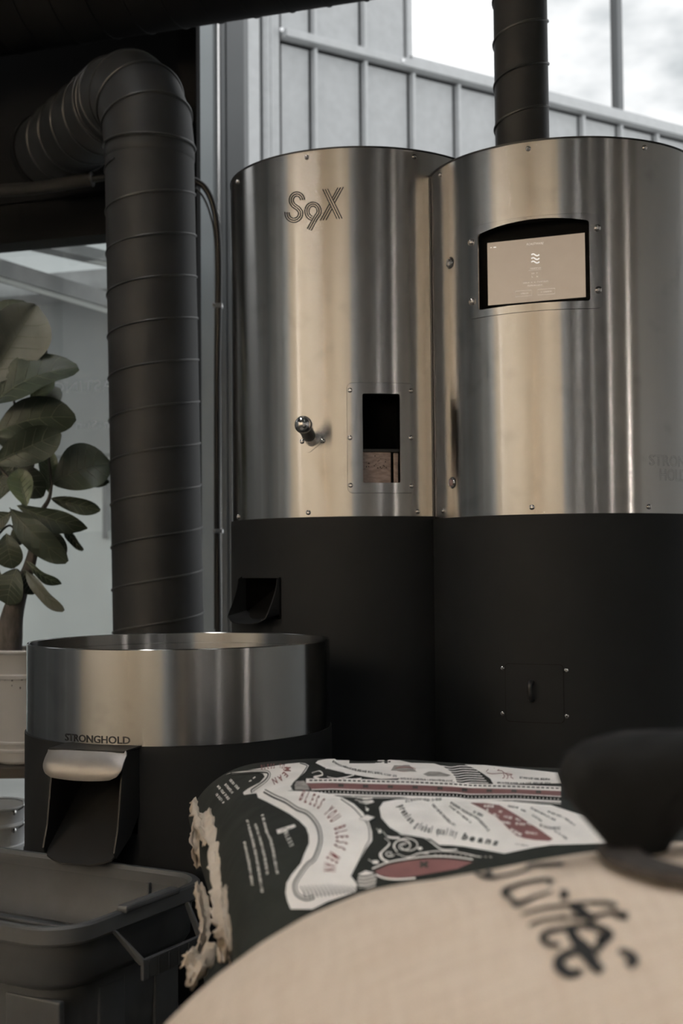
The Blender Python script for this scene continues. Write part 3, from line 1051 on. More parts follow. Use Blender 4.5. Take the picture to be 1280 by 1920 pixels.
# three waves
for k, yy in enumerate((478.5, 485.5, 492)):
    path = [(996 + i * 15 / 14, yy - 1.9 * math.sin(2 * PI * (i / 14) * 1.0 + .2) - i * 0.06) for i in range(15)]
    scr_draw(stroke2d(path, 2.4), 'screen_ink')
def scr_text(body, pxc, pyc, w, h, m='screen_ink2', sh=0.0):
    v, f = text2d(body, 1.0, sh)
    xs = [q[0] for q in v]
    x0, x1 = min(xs), max(xs)
    scr_draw(([(pxc + ((x - x0) / (x1 - x0) - .5) * w, pyc - (y - .35) * h / .7 - ((x - x0) / (x1 - x0) - .5) * w * .075) for x, y in v], f), m)
scr_text('ROASTWARE', 1003, 457, 32, 4.2, 'screen_ink2', .2)
def ticks(pxc, pyc, w, h, n):
    parts = []
    for i in range(n):
        x = pxc - w / 2 + w * i / n
        y = pyc - (i / n - .5) * w * .075
        if random.random() < .14:
            continue
        a = w / n * .7
        parts.append(stroke2d([(x, y - h / 2), (x, y + h / 2)], .45))
        parts.append(stroke2d([(x, y - h * random.uniform(-.4, .4)), (x + a, y - h * random.uniform(-.4, .4))], .45))
        if random.random() < .6:
            parts.append(stroke2d([(x + a, y - h / 2), (x + a, y + h / 2)], .4))
    scr_draw(join_vf(parts), 'screen_ink2')
ticks(1003, 503, 23, 2.6, 8)
scr_draw(stroke2d([(991, 507.2), (1015, 505.4)], .4), 'screen_ink2')
ticks(1003, 512.5, 12, 3.4, 4)
ticks(1003, 518.5, 12, 3.4, 4)
ticks(1003, 529, 50, 2.6, 17)
ticks(1003, 535, 28, 2.6, 10)
for x0, x1, yc in ((966, 996.5, 551), (1008, 1040, 547.5)):
    pts = [(x0, yc - 4.6), (x1, yc - 7), (x1, yc + 3.4), (x0, yc + 5.8)]
    scr_draw(stroke2d(pts, .5, True), 'screen_ink2')
    ticks((x0 + x1) / 2, yc - .6, x1 - x0 - 12, 2.4, 8)
scr_draw(stroke2d([(925, 464), (930, 463.6)], 1.6), 'screen_ink')
scr_draw(stroke2d([(919, 464.6), (922, 464.4)], 1.2), 'screen_ink2')

# --- folded joint where the two drums meet
_d = (C2.c - C1.c); _L = _d.length
_x = (_L * _L + C1.r ** 2 - C2.r ** 2) / (2 * _L); _h = math.sqrt(C1.r ** 2 - _x * _x)
_u = _d.normalized(); _n = Vector((_u.y, -_u.x, 0))
_p = C1.c + _u * _x + _n * (_h - .001)
box('drum_joint', _p - _u * .0016 + ZA * (Z_SEAM), _u, _n, ZA, .0032, .0045, Z_TOP - Z_SEAM, 'edge', RO)
# --- lids (black rim line) and the black base of both drums
for cy, zt_ in ((C1, Z_TOP1), (C2, Z_TOP)):
    R = cy.r
    lathe('drum_lid', [(0.0001, 0.0), (R - 0.004, 0.0), (R + .0014, 0.001), (R + .0014, 0.0045), (R - 0.001, 0.0055), (0.0001, 0.0055)], (cy.c.x, cy.c.y, zt_ - 0.001), 'edge', RO, 160)
B1 = Cyl(C1.c.x, C1.c.y, C1.r + .003)
B2 = Cyl(C2.c.x, C2.c.y, C2.r + .003)
ca0, ca1 = az(B1, 453, 1128)[0], az(B1, 527, 1128)[0]
cz1, cz0 = az(B1, 495, 1084)[1], az(B1, 490, 1160)[1]
shell('base_shell', B1, 0.03, Z_SEAM1, 'black', RO, [(ca0, ca1, cz0, cz1)], 160)
shell('base_shell', B2, 0.03, Z_SEAM, 'black', RO, [], 160)
for cy in (B1, B2):
    lathe('plinth', [(cy.r - .02, 0), (cy.r - .02, 0.03)], cy.c, 'edge', RO, 64)
# top ledge of the base
for cy, ci, zs0 in ((B1, C1, Z_SEAM1), (B2, C2, Z_SEAM)):
    lathe('base_ledge', [(cy.r, zs0 - .001), (ci.r - .004, zs0 + .0012)], cy.c, 'edge', RO, 128)
# bean outlet
cm = (ca0 + ca1) / 2
n3, t3 = B1.N(cm), B1.T(cm)
pm = B1.P(cm, 0)
w2_ = B1.r * math.sin((ca1 - ca0) / 2)
def ol(x, d, z):
    return Vector((pm.x, pm.y, 0)) + t3 * x + n3 * d + ZA * z
V = [ol(-w2_, -.004, cz0), ol(w2_, -.004, cz0), ol(w2_, -.16, cz0 + .1), ol(-w2_, -.16, cz0 + .1),
     ol(-w2_, -.004, cz1), ol(w2_, -.004, cz1), ol(w2_, -.16, cz1), ol(-w2_, -.16, cz1)]
mk('outlet_throat', V, [(0, 1, 2, 3), (0, 3, 7, 4), (1, 5, 6, 2), (4, 7, 6, 5), (2, 6, 7, 3)], 'void', RO, smooth=False)
# curved lip: a U of sheet steel sticking out of the opening
lip = []
nl = 24
V, F = [], []
prof = []
zl = cz0 - 0.008
for i in range(nl + 1):
    s = i / nl
    # from the top of the left cheek, round the floor, to the top of the right cheek
    if s < 0.33:
        q = s / .33; x = -w2_; z = cz1 - .004 - (cz1 - zl - .016) * q; d = .002 + .032 * q ** 1.5
    elif s > .67:
        q = (1 - s) / .33; x = w2_; z = cz1 - .004 - (cz1 - zl - .016) * q; d = .002 + .032 * q ** 1.5
    else:
        q = (s - .33) / .34; x = -w2_ + 2 * w2_ * q; e = abs(2 * q - 1)
        z = zl + .012 * e ** 4 - .004 * (1 - e * e); d = .034 + .010 * (1 - e * e)
    prof.append((x, d, z))
for x, d, z in prof:
    V += [ol(x, d, z), ol(x * .97, d, z + .0022), ol(x, -.02, z + .012), ol(x * .97, -.02, z + .0142)]
for i in range(nl):
    k = 4 * i
    F += [(k, k + 4, k + 5, k + 1), (k + 2, k, k + 4, k + 6), (k + 1, k + 5, k + 7, k + 3)]
mk('outlet_lip', V, F, 'black', RO, True, 40)
# access panel on the right base
p0, p1 = az(B2, 948, 1300)[0], az(B2, 1056, 1300)[0]
pz1, pz0 = az(B2, 1000, 1246)[1], az(B2, 1000, 1354)[1]
loop = rr_az(p0, pz0, p1, pz1, 0.008, B2.r)
curved_ring('panel_gap', B2, rr_az(p0 - .004, pz0 - .0012, p1 + .004, pz1 + .0012, 0.009, B2.r), loop, 0.0004, 0.001, 'void', RO, 2)
ap = curved_panel('access_panel', B2, loop, 0.0012, 0.003, 'black', RO)
for px, py in ((942, 1253), (1061, 1257), (942, 1338), (1062, 1343)):
    screw(B2, px, py, 0.0052, RO)
ah, zh = az(B2, 997, 1296)
pts = [B2.P(ah, zh + .020, .001), B2.P(ah, zh + .019, .012), B2.P(ah, zh + .012, .018), B2.P(ah, zh - .004, .017), B2.P(ah, zh - .014, .013), B2.P(ah, zh - .018, .004)]
tube('hook_handle', smooth_path(pts, 5), 0.0055, 'rubber', ap, 10)

# --- screws round the drum edges, two push buttons
for px, py in ((445, 341), (575, 295), (776, 294), (447, 969), (578, 961), (783, 959)):
    screw(C1, px, py, 0.0058, RO)
for px, py in ((825, 328), (990, 279), (1208, 277), (831, 958), (997, 951), (1216, 950)):
    screw(C2, px, py, 0.0058, RO)
M['btn'] = mat('button_lens', (0.55, 0.40, 0.40), 0.15, 0.3, nscale=60, namt=0.2)
for px, py, mm in ((844, 493, 'chrome'), (848, 905, 'btn')):
    a, z = az(C2, px, py)
    p = C2.P(a, z, -.0005)
    lathe('button_gasket', [(0.0132, 0), (0.0130, .0012), (.011, .0016)], p, 'edge', RO, 28, C2.N(a))
    bt = lathe('push_button', [(0.0115, 0), (0.0115, .003), (.0100, .0052), (.0080, .0046), (.0076, .0030)], p, 'chrome', RO, 28, C2.N(a))
    lathe('button_cap', [(.0074, .0026), (.0070, .0048), (.004, .0060), (.0001, .0064)], p, mm, bt, 22, C2.N(a))

# --- lever with a steel ball
al, zl_ = az(C1, 584, 828)
loop = [(al + (x * math.cos(-.95) - y * math.sin(-.95)) / C1.r, zl_ + (x * math.sin(-.95) + y * math.cos(-.95))) for x, y in rrect(-.017, -.030, .017, .030, .0165, 6, 4)]
lp = curved_panel('lever_plate', C1, loop, .0020, .003, 'steel_plate', RO)
for px, py in ((567, 828), (605, 827)):
    screw(C1, px, py, .0055, lp, off=.002)
root = C1.P(al, zl_ + .002, .001)
ball = at(568.5, 796, root.y - 0.105)
ax = (ball - root).normalized(); LL = (ball - root).length
lathe('lever_collar', [(.0135, 0), (.0135, .030), (.0120, .032)], root, 'chrome', RO, 28, ax)
lathe('lever_grip', [(.0120, .026), (.0148, .032), (.0155, .040), (.0145, .055), (.0158, LL - .018), (.0175, LL - .004), (.0175, LL)], root, 'rubber', RO, 28, ax)
rb = .0192
bl = lathe('lever_ball', [(rb * .93, -rb * .28)] + [(rb * math.cos(x), rb * math.sin(x)) for x in [(-10 + 12.5 * i) * PI / 180 for i in range(8)]] + [(.0001, rb)], ball, 'chrome', RO, 32, ax)
lathe('lever_ring', [(rb * .96, -.005), (rb * 1.03, -.004), (rb * 1.03, -.002), (rb * .99, -.001)], ball, 'flap', RO, 32, ax)

# --- S9X lettering in triple lines
def zz(p):
    return (500 + p[0] / 6.4, 320 + p[1] / 6.4)
def arc(cx, cy, r, a0, a1, n=24, ry=None):
    ry = ry or r
    return [(cx + r * math.cos(math.radians(a0 + (a1 - a0) * i / n)), cy - ry * math.sin(math.radians(a0 + (a1 - a0) * i / n))) for i in range(n + 1)]
lw = 2.0
S_path = arc(361, 355, 67, 2, 205, 26, 74) + [(318, 412), (345, 434), (372, 452), (392, 474)] + arc(324, 512, 82, 12, -190, 28, 84)
nine = arc(554, 487, 73, 258, -22, 38, 84) + [(600, 545), (565, 605), (508, 710)]
for dof in (-25, 0, 25):
    for nm, pth in (('letter_s', S_path), ('digit_nine', nine)):
        V, F = stroke2d([zz(p) for p in offset2d(pth, dof)], lw)
        mk(nm, *C1.map((V, F), .0008), 'ink', RO, smooth=False)
xl = [((672, 225), (842, 580)), ((701, 222), (873, 578)), ((730, 219), (903, 575)),
      ((853, 205), (788, 325)), ((885, 203), (800, 352)), ((918, 198), (815, 386)),
      ((752, 400), (642, 598)), ((765, 430), (676, 595)), ((780, 462), (710, 595))]
parts = [stroke2d(dense([zz(a), zz(b)], 6), lw) for a, b in xl]
mk('letter_x', *C1.map(join_vf(parts), .0008), 'ink', RO, smooth=False)

# --- faint etched maker's name on the right drum
def wrap_text(cy, body, a0, a1, zb, h, off, m, parent, name, outline=False):
    v, f = text2d(body, 1.0, 0.0, 0.0 if outline else .018)
    xs = [q[0] for q in v]; x0, x1 = min(xs), max(xs)
    fn = lambda x, y: cy.P(a0 + (a1 - a0) * (x - x0) / (x1 - x0), zb + y * h / .7, off)
    if not outline:
        return mk(name, [fn(x, y) for x, y in v], f, m, parent, smooth=False)
    cnt = {}
    for q in f:
        for i in range(len(q)):
            k = tuple(sorted((q[i], q[(i + 1) % len(q)])))
            cnt[k] = cnt.get(k, 0) + 1
    parts = [stroke2d([v[a], v[b]], .012) for (a, b), c in cnt.items() if c == 1]
    V, F = join_vf(parts)
    return mk(name, [fn(x, y) for x, y in V], F, m, parent, smooth=False)
ea, ez = az(C2, 1217, 872)
ea2, ez2 = az(C2, 1237, 900)
wrap_text(C2, 'STRONG', ea, ea + .42, ez, .022, .0004, 'etch', RO, 'etched_name', True)
wrap_text(C2, 'HOLD', ea2, ea2 + .26, ez2, .024, .0004, 'etch', RO, 'etched_name', True)

# ================================================================== flue on the right drum
def duct_seam_helix(c0, c1, r, pitch, z0, z1, phase, name, parent, m='duct_seam', rw=.0032, n=40):
    pts = []
    turns = (z1 - z0) / pitch
    N = int(turns * n)
    for i in range(N + 1):
        z = z0 + (z1 - z0) * i / N
        a = phase + 2 * PI * (z - z0) / pitch
        q = (z - c0.z) / (c1.z - c0.z)
        c = c0.lerp(c1, q)
        pts.append(Vector((c.x + r * math.sin(a), c.y - r * math.cos(a), z)))
    return tube(name, pts, rw, m, parent, 6)
FL_Y = 3.02
fa, fb = at(979, 270, FL_Y), at(974.5, 0, FL_Y)
fr_ = 51 / FPX * FL_Y
fa.z = Z_TOP + .005
ft = fb + (fb - fa).normalized() * 0.9
FL = thing('flue_pipe', 'black spiral flue pipe rising from the right drum', 'duct', tuple(fa))
tube('pipe', [fa, ft], fr_, 'duct', FL, 64)
duct_seam_helix(fa, ft, fr_ + .0008, 0.1035, fa.z + .005, ft.z, 2.6, 'spiral_seam', FL)
lathe('flue_collar', [(fr_ + .012, 0), (fr_ + .012, .004), (fr_ + .002, .006)], fa, 'edge', FL, 48)

# ================================================================== cooling tray
TR = thing('cooling_tray', 'round brushed steel cooling tray on a black drum base', 'cooling tray', (CT.c.x, CT.c.y, 0))
R = CT.r
lathe('tray_band', [(R, Z_BAND), (R, Z_RIM - .0015), (R - .0015, Z_RIM), (R - .0035, Z_RIM), (R - .005, Z_RIM - .0015), (R - .005, Z_RIM - .022), (R - .008, Z_RIM - .0225), (R - .008, Z_RIM - .14)], CT.c, 'steel_tray', TR, 160, sharp=30)
lathe('tray_floor', [(0.0001, Z_RIM - .115), (R - .008, Z_RIM - .115)], CT.c, 'flap', TR, 96)
for k in range(3):
    a = .5 + k * 2 * PI / 3
    d = Vector((math.cos(a), math.sin(a), 0)); n = Vector((-d.y, d.x, 0))
    box('stirring_arm', Vector((CT.c.x, CT.c.y, Z_RIM - .105)) - n * .008, d, n, ZA, R - .03, .016, .02, 'flap', TR, .002)
lathe('stirring_hub', [(.03, Z_RIM - .115), (.03, Z_RIM - .07), (.02, Z_RIM - .06), (.0001, Z_RIM - .058)], CT.c, 'chrome', TR, 32)
BT = Cyl(CT.c.x, CT.c.y, R + .003)
ka0, ka1 = az(BT, 132, 1500)[0], az(BT, 258, 1500)[0]
kz1 = az(BT, 180, 1402)[1]
kz0 = az(BT, 180, 1560)[1]
shell('tray_base', BT, 0.02, Z_BAND, 'black', TR, [(ka0, ka1, kz0, kz1)], 128)
lathe('base_edge', [(R + .003, Z_BAND - .001), (R - .004, Z_BAND + .0008)], CT.c, 'edge', TR, 128)
lathe('base_foot', [(R - .02, 0), (R - .02, .02)], CT.c, 'edge', TR, 48)
# discharge chute
km = (ka0 + ka1) / 2
n4, t4 = BT.N(km), BT.T(km)
w4 = BT.r * math.sin((ka1 - ka0) / 2)
d0 = BT.r * math.cos((ka1 - ka0) / 2)
def kc(x, d, z):
    """x across, d out from the chord of the opening"""
    return BT.c + n4 * (d0 + d) + t4 * x + ZA * z
zlip = at(170, 1610, BT.c.y - BT.r - .05).z
th = .003
zb0 = kz0 + .03
def sheet(name, pts, off, m, parent):
    """thin plate: polygon pts, thickened by the vector off"""
    n = len(pts)
    V = list(pts) + [p + off for p in pts]
    F = [tuple(range(n)), tuple(reversed(range(n, 2 * n)))] + [(i, i + n, (i + 1) % n + n, (i + 1) % n) for i in range(n)]
    return mk(name, V, F, m, parent, smooth=False)
ch = sheet('chute_cheek', [kc(w4, -.06, kz1), kc(w4, .052, kz1), kc(w4, .070, zlip + .05), kc(w4, .082, zlip + .014), kc(w4, .076, zlip + .004), kc(w4, .03, zlip + .03), kc(w4, -.01, zlip + .075), kc(w4, -.06, zlip + .13)], t4 * th, 'black2', TR)
sheet('chute_cheek', [kc(-w4, -.06, kz1), kc(-w4, .052, kz1), kc(-w4, .070, zlip + .05), kc(-w4, .082, zlip + .014), kc(-w4, .076, zlip + .004), kc(-w4, .03, zlip + .03), kc(-w4, -.01, zlip + .075), kc(-w4, -.06, zlip + .13)], t4 * -th, 'black2', TR)
# floor plate with rounded front corners
fp = [kc(-w4, -.17, zlip + .215), kc(-w4, .070, zlip + .010), kc(-w4 + .004, .079, zlip + .003), kc(-w4 + .016, .084, zlip - .001), kc(-w4 * .4, .090, zlip - .006), kc(w4 * .4, .090, zlip - .006), kc(w4 - .016, .084, zlip - .001), kc(w4 - .004, .079, zlip + .003), kc(w4, .070, zlip + .010), kc(w4, -.17, zlip + .215)]
sheet('chute_floor', fp, ZA * -th, 'black2', TR)
mk('chute_throat', [kc(-w4, -.17, kz0), kc(w4, -.17, kz0), kc(w4, -.17, kz1), kc(-w4, -.17, kz1), kc(-w4, .0, kz1), kc(w4, .0, kz1)], [(0, 1, 2, 3), (3, 2, 5, 4)], 'void', TR, smooth=False)
for zz_ in (zlip + .085, zlip + .115):
    lathe('rivet', [(.003, 0), (.0025, .0018), (.0001, .0024)], kc(w4 + th, -.004, zz_), 'edge', TR, 10, t4)
# steel flap hanging over the mouth
nf, mf = 24, 12
wf = w4 + .010
hf = .043
V, F = [], []
zf1 = kz1 + .004
for side in (0, 1):
    for j in range(mf + 1):
        q = j / mf
        # rounded lower corners
        rc = .020
        dz = q * hf
        e = max(0.0, (dz - (hf - rc)) / rc)
        half = wf - rc * (1 - math.sqrt(max(0, 1 - e * e)))
        if q < .10:
            half = wf - .004 * (1 - q / .10)
        for i in range(nf + 1):
            x = -half + 2 * half * i / nf
            bulge = .010 * math.sin(q * PI * .9) + .050 + .020 * q
            end = (abs(x) / wf) ** 6
            d = bulge + (.0 if side == 0 else -.003) - .008 * end * (1 if q > .1 else .6)
            V.append(kc(x, d + .006, zf1 - dz - .006 * (1 - (x / wf) ** 2) * q))
nn = (nf + 1) * (mf + 1)
for j in range(mf):
    for i in range(nf):
        k = j * (nf + 1) + i
        F.append((k, k + nf + 1, k + nf + 2, k + 1))
        F.append((nn + k, nn + k + 1, nn + k + nf + 2, nn + k + nf + 1))
bd = [i for i in range(nf + 1)] + [j * (nf + 1) + nf for j in range(1, mf + 1)] + [mf * (nf + 1) + i for i in range(nf - 1, -1, -1)] + [j * (nf + 1) for j in range(mf - 1, 0, -1)]
for i in range(len(bd)):
    a, b = bd[i], bd[(i + 1) % len(bd)]
    F.append((a, b, nn + b, nn + a))
mk('chute_flap', V, F, 'flap', TR, True, 50)
# plate over the hinge
V = [kc(-wf + .004, .0, zf1 + .002), kc(wf - .004, .0, zf1 + .002), kc(wf - .004, .058, zf1), kc(-wf + .004, .058, zf1)]
sheet('chute_hood', V, ZA * -.003, 'black2', TR)
# maker's name on the band
na0, na1 = az(CT, 122, 1385)[0], az(CT, 244, 1388)[0]
nz = az(CT, 180, 1391.5)[1]
wrap_text(CT, 'STRONGHOLD', na0, na1, nz - .001, .0122, .0006, 'ink', TR, 'maker_name')

# ================================================================== tall spiral duct with elbow
DU = thing('exhaust_duct', 'thick black spiral duct bending at an elbow by the window', 'duct', tuple(at(298, 1180, 3.6))[:2] + (0,))
DY, DR = 3.6, 84 / FPX * 3.6
ax_t, ax_b = at(279.5, 250, DY), at(297, 1180, DY)
dirv = (ax_t - ax_b).normalized()
foot = ax_b - dirv * (ax_b.z - 0.02) / dirv.z
hd = Vector((-0.55, 0.835, 0)).normalized()
zh_ = at(172, 160, 3.66).z
RB = 0.205
ztop = zh_ - RB
vt = ax_b + dirv * (ztop - ax_b.z) / dirv.z
pipe = tube('upright_pipe', [foot, vt], DR, 'duct', DU, 72)
duct_seam_helix(foot, vt, DR + .0006, 0.1185, foot.z + .02, vt.z - .06, 1.15, 'spiral_seam', DU)
ng = 4
el = []
for i in range(ng + 1):
    a = PI / 2 * i / ng
    el.append(vt + hd * (RB * (1 - math.cos(a))) + ZA * (RB * math.sin(a)))
for i in range(ng):
    n = (el[i + 1] - el[i]).normalized()
# gored elbow: straight sections meeting on mitre planes
def elbow_ring(c, a, r):
    t = (ZA * math.cos(a) + hd * math.sin(a)).normalized()
    u = (hd * math.cos(a) - ZA * math.sin(a)).normalized()
    w = t.cross(u)
    return [c + (u * math.cos(2 * PI * k / 72) + w * math.sin(2 * PI * k / 72)) * r for k in range(72)]
def ring_strip(rings, name, m, parent):
    V, F = [], []
    for r in rings:
        V += r
    for i in range(len(rings) - 1):
        for k in range(72):
            j = (k + 1) % 72
            F.append((i * 72 + k, i * 72 + j, (i + 1) * 72 + j, (i + 1) * 72 + k))
    return mk(name, V, F, m, parent, True, 50)
for i in range(ng):
    a0_, a1_ = PI / 2 * i / ng, PI / 2 * (i + 1) / ng
    ring_strip([elbow_ring(el[i], a0_, DR + .002), elbow_ring(el[i + 1], a1_, DR + .002)], 'elbow_section', 'duct', DU)
for i in range(ng + 1):
    a = PI / 2 * i / ng
    pts = elbow_ring(el[i], a, DR + .003)
    tube('elbow_bead', pts + [pts[0]], .0042, 'duct_seam', DU, 6, False)
he = el[-1]
hend = he + hd * 0.60
lathe('end_collar', [(DR, -.03), (DR + .006, -.028), (DR + .006, 0), (DR - .01, .004)], hend, 'duct_dark', DU, 64, hd)
tube('level_pipe', [he, hend], DR, 'duct', DU, 72)
def bead(c, d, r, name, parent, m='duct_seam', rw=.004):
    d = d.normalized()
    u = d.orthogonal().normalized(); w = d.cross(u)
    tube(name, [c + (u * math.cos(2 * PI * k / 64) + w * math.sin(2 * PI * k / 64)) * r for k in range(65)], rw, m, parent, 6, False)
for q in (.03, .135, .24, .345, .45):
    bead(he + hd * q, hd + ZA * .12, DR + .001, 'pipe_bead', DU)
bead(he + hd * .055, hd, DR + .002, 'pipe_bead', DU)
# sealant band below the elbow
lathe('joint_band', [(DR + .0005, -.03), (DR + .002, -.026), (DR + .0022, -.004), (DR + .0005, 0)], vt - dirv * .01, 'duct', DU, 64, dirv)

# overhead duct
OD = thing('overhead_duct', 'wide matt black duct running along the top left', 'duct', (0, 0, 0))
oa = at(375, 32, 3.9); ob_ = at(580, 0, 3.9 * .9713)
od = (ob_ - oa); od.z = 0; od.normalize()
OR_ = .19
c0 = Vector((oa.x, oa.y, at(375, 33, 3.9).z + OR_ * .96)) + od * 1.2
c1 = c0 - od * 3.2
OD.location = c1
tube('pipe', [c0, c1], OR_, 'duct_dark', OD, 64)
for q in range(0, 26):
    bead(c0 - od * (.1 + q * .12), od + ZA * .1, OR_ + .001, 'pipe_bead', OD, 'duct_dark', .003)

# insulated pipe under the elbow
IP = thing('insulated_pipe', 'thin lagged pipe crossing behind the tall duct', 'pipe', tuple(at(0, 366, 4.15)))
ia, ib = at(-120, 377, 4.14), at(172, 336, 4.10)
ic = at(230, 326, 4.10)
tube('lagging', smooth_path([ia, ia.lerp(ib, .33) + ZA * .006, ia.lerp(ib, .66) - ZA * .004, ib], 6), .021, 'insul', IP, 16)
tube('pipe', [ib, ic], .012, 'duct', IP, 12)
bead(ib, ib - ia, .0205, 'lagging_band', IP, 'duct_seam', .004)

# black conduit beside the window post
HO = thing('cable_conduit', 'black cable conduit curving from the duct down the post', 'conduit', tuple(at(409, 1180, 4.2)))
pp = [(340, 331), (366, 339), (384, 352), (397, 377), (405, 410), (409, 450), (410.5, 500), (410, 575), (408, 690), (408, 850), (408, 995), (409, 1120), (409.5, 1250)]
tube('conduit', smooth_path([at(x, y, 4.19) for x, y in pp], 6), .0105, 'rubber', HO, 14)
pp2 = [(366, 352), (380, 368), (392, 395), (402, 440), (405, 520), (403, 700), (403, 1180)]
tube('thin_cable', smooth_path([at(x, y, 4.215) for x, y in pp2], 6), .0035, 'rubber', HO, 8)
for px, py in ((408, 573), (409, 996)):
    p = at(px, py, 4.185)
    cl = box('clip', p - XA * .016 - ZA * .007 - YA * .012, XA, YA, ZA, .032, .03, .014, 'alu_bright', HO, .002)
    lathe('clip_screw', [(.004, 0), (.003, .002), (.0001, .003)], p - XA * .012 - YA * .0115, 'chrome', cl, 10, -YA)

# ================================================================== grey tote
BN = thing('storage_tote', 'dark grey plastic tote under the chute at lower left', 'storage bin', (-.5, 2.1, 0))
E1 = Vector((.872, -.489, 0)).normalized(); E2 = Vector((.489, .872, 0))
BZ = .511
CR = Vector((-.380, 1.742, 0))                    # near right corner of the rim
BL, BW = .58, .362
bc = CR - E1 * BL / 2 + E2 * BW / 2
BN.location = (bc.x, bc.y, 0)
def bl_(loop, z):
    return [bc + E1 * x + E2 * y + ZA * z for x, y in loop]
def rl(ins, r):
    return rrect(-BL / 2 + ins, -BW / 2 + ins, BL / 2 - ins, BW / 2 - ins, r, 8, 10)
def loft(name, rings, m, parent, cap=False, sharp=35):
    n = len(rings[0])
    V = [p for r in rings for p in r]
    F = []
    for k in range(len(rings) - 1):
        for i in range(n):
            j = (i + 1) % n
            F.append((k * n + i, k * n + j, (k + 1) * n + j, (k + 1) * n + i))
    if cap:
        F.append(tuple(reversed(range(n))))
    return mk(name, V, F, m, parent, True, sharp)
body = loft('tub', [bl_(rl(.055, .05), .004), bl_(rl(.050, .055), .02), bl_(rl(.030, .06), BZ - .095), bl_(rl(.019, .06), BZ - .090), bl_(rl(.013, .062), BZ - .080), bl_(rl(.009, .066), BZ - .02),
             bl_(rl(.013, .062), BZ - .02), bl_(rl(.018, .06), BZ - .08), bl_(rl(.034, .058), BZ - .10), bl_(rl(.055, .05), .012)], 'bin', BN, True)
loft('tub_floor', [bl_(rl(.055, .05), .012), bl_([(x * .01, y * .01) for x, y in rl(.055, .05)], .012)], 'bin', BN)
loft('rim', [bl_(rl(.010, .066), BZ - .024), bl_(rl(.0, .07), BZ - .026), bl_(rl(-.002, .072), BZ - .022), bl_(rl(-.001, .071), BZ - .003), bl_(rl(.002, .069), BZ), bl_(rl(.010, .063), BZ), bl_(rl(.014, .06), BZ - .006), bl_(rl(.015, .06), BZ - .022)], 'bin_edge', BN, False, 22)
def bp(x, y, z):
    return bc + E1 * x + E2 * y + ZA * z
# inside ledge and ribs
box('inner_ledge', bp(-BL / 2 + .05, BW / 2 - .05, BZ - .115), E1, E2, ZA, BL - .1, .03, .012, 'bin', BN, .003)
for x in (.165,):
    box('rib', bp(x, BW / 2 - .022, .05), E1, E2, ZA, .006, .010, BZ - .07, 'bin', BN, .002)
for x in (-.2, -.02, .16):
    box('rib', bp(x, -BW / 2 + .028, .03), E1, E2, ZA, .10, .012, BZ - .135, 'bin', BN, .003)
for y in (-.07, .06):
    box('rib', bp(BL / 2 - .042, y, .03), E1, E2, ZA, .012, .06, BZ - .135, 'bin', BN, .003)
# latch step on the right rim
box('rim_step', bp(BL / 2 - .012, -.055, BZ - .004), E1, E2, ZA, .020, .13, .011, 'bin_edge', BN, .004)
# carrying handle on the right end
def handle(sgn):
    X = BL / 2
    for y0, y1 in ((-.078, -.060), (.095, .080)):
        sheet('handle_strut', [bp(X - .002, y0, BZ - .022), bp(X + .006, y0, BZ - .022), bp(X + .042, y1, BZ - .062), bp(X + .042, y1, BZ - .070), bp(X + .034, y1, BZ - .070)], E2 * .004, 'bin_edge', BN)
    box('handle_bar', bp(X + .036, -.060, BZ - .092), E1, E2, ZA, .006, .144, .030, 'bin_edge', BN, .002)
    for k in range(6):
        box('grip_rib', bp(X + .0415, -.05 + k * .024, BZ - .090), E1, E2, ZA, .002, .003, .024, 'bin', BN)
handle(1)

# ================================================================== buckets, stand and fig plant
def bucket(name, label, c, z0, z1, r0, r1, m, grp, nflute=0, tilt=None):
    t = thing(name, label, 'bucket', (c[0], c[1], z0), grp)
    H = z1 - z0
    pr = []
    def rr_(q):
        return r0 + (r1 - r0) * q
    outer = [(0, -.004), (.015, 0), (.03, 0), (.10, 0), (.105, .0025), (.125, .0025), (.13, 0), (.17, 0), (.175, .0025), (.195, .0025), (.20, 0), (.74, 0), (.75, .003), (.78, .003), (.79, 0), (.95, 0), (.965, .002), (.975, .005), (.99, .005), (1.0, .002)]
    prof = [(0.0001, z0)] + [(rr_(q) + d, z0 + q * H) for q, d in outer] + [(rr_(1.0) - .002, z1 - .002), (rr_(.9) - .003, z0 + .9 * H), (rr_(.05) - .003, z0 + .05 * H), (0.0001, z0 + .05 * H)]
    n = 72
    V, F = [], []
    for r, h in prof:
        q = (h - z0) / H
        for i in range(n):
            a = 2 * PI * i / n
            rr2 = r
            if nflute and .24 < q < .72 and r > r0 * .8:
                rr2 = r + .0016 * math.cos(a * nflute) * min(1, (q - .24) / .05, (.72 - q) / .05)
            V.append(Vector((c[0] + rr2 * math.cos(a), c[1] + rr2 * math.sin(a), h)))
    for k in range(len(prof) - 1):
        for i in range(n):
            j = (i + 1) % n
            F.append((k * n + i, k * n + j, (k + 1) * n + j, (k + 1) * n + i))
    body = mk('bucket_body', V, F, m, t, True, 40)
    return t
PY_ = 3.50
pc_ = at(45, 1300, PY_)
pz1 = at(45, 1215, PY_).z; pz0 = at(45, 1434, PY_ - .07).z
pb = bucket('plant_bucket', 'white enamel bucket holding the fig plant, worn near the rim', (pc_.x, pc_.y), pz0, pz1, .070, .108, 'bucket', 'white buckets at the left', 24)
M['wear'] = mat('chipped_enamel', (.03, .03, .03), .8, nscale=40, namt=.3)
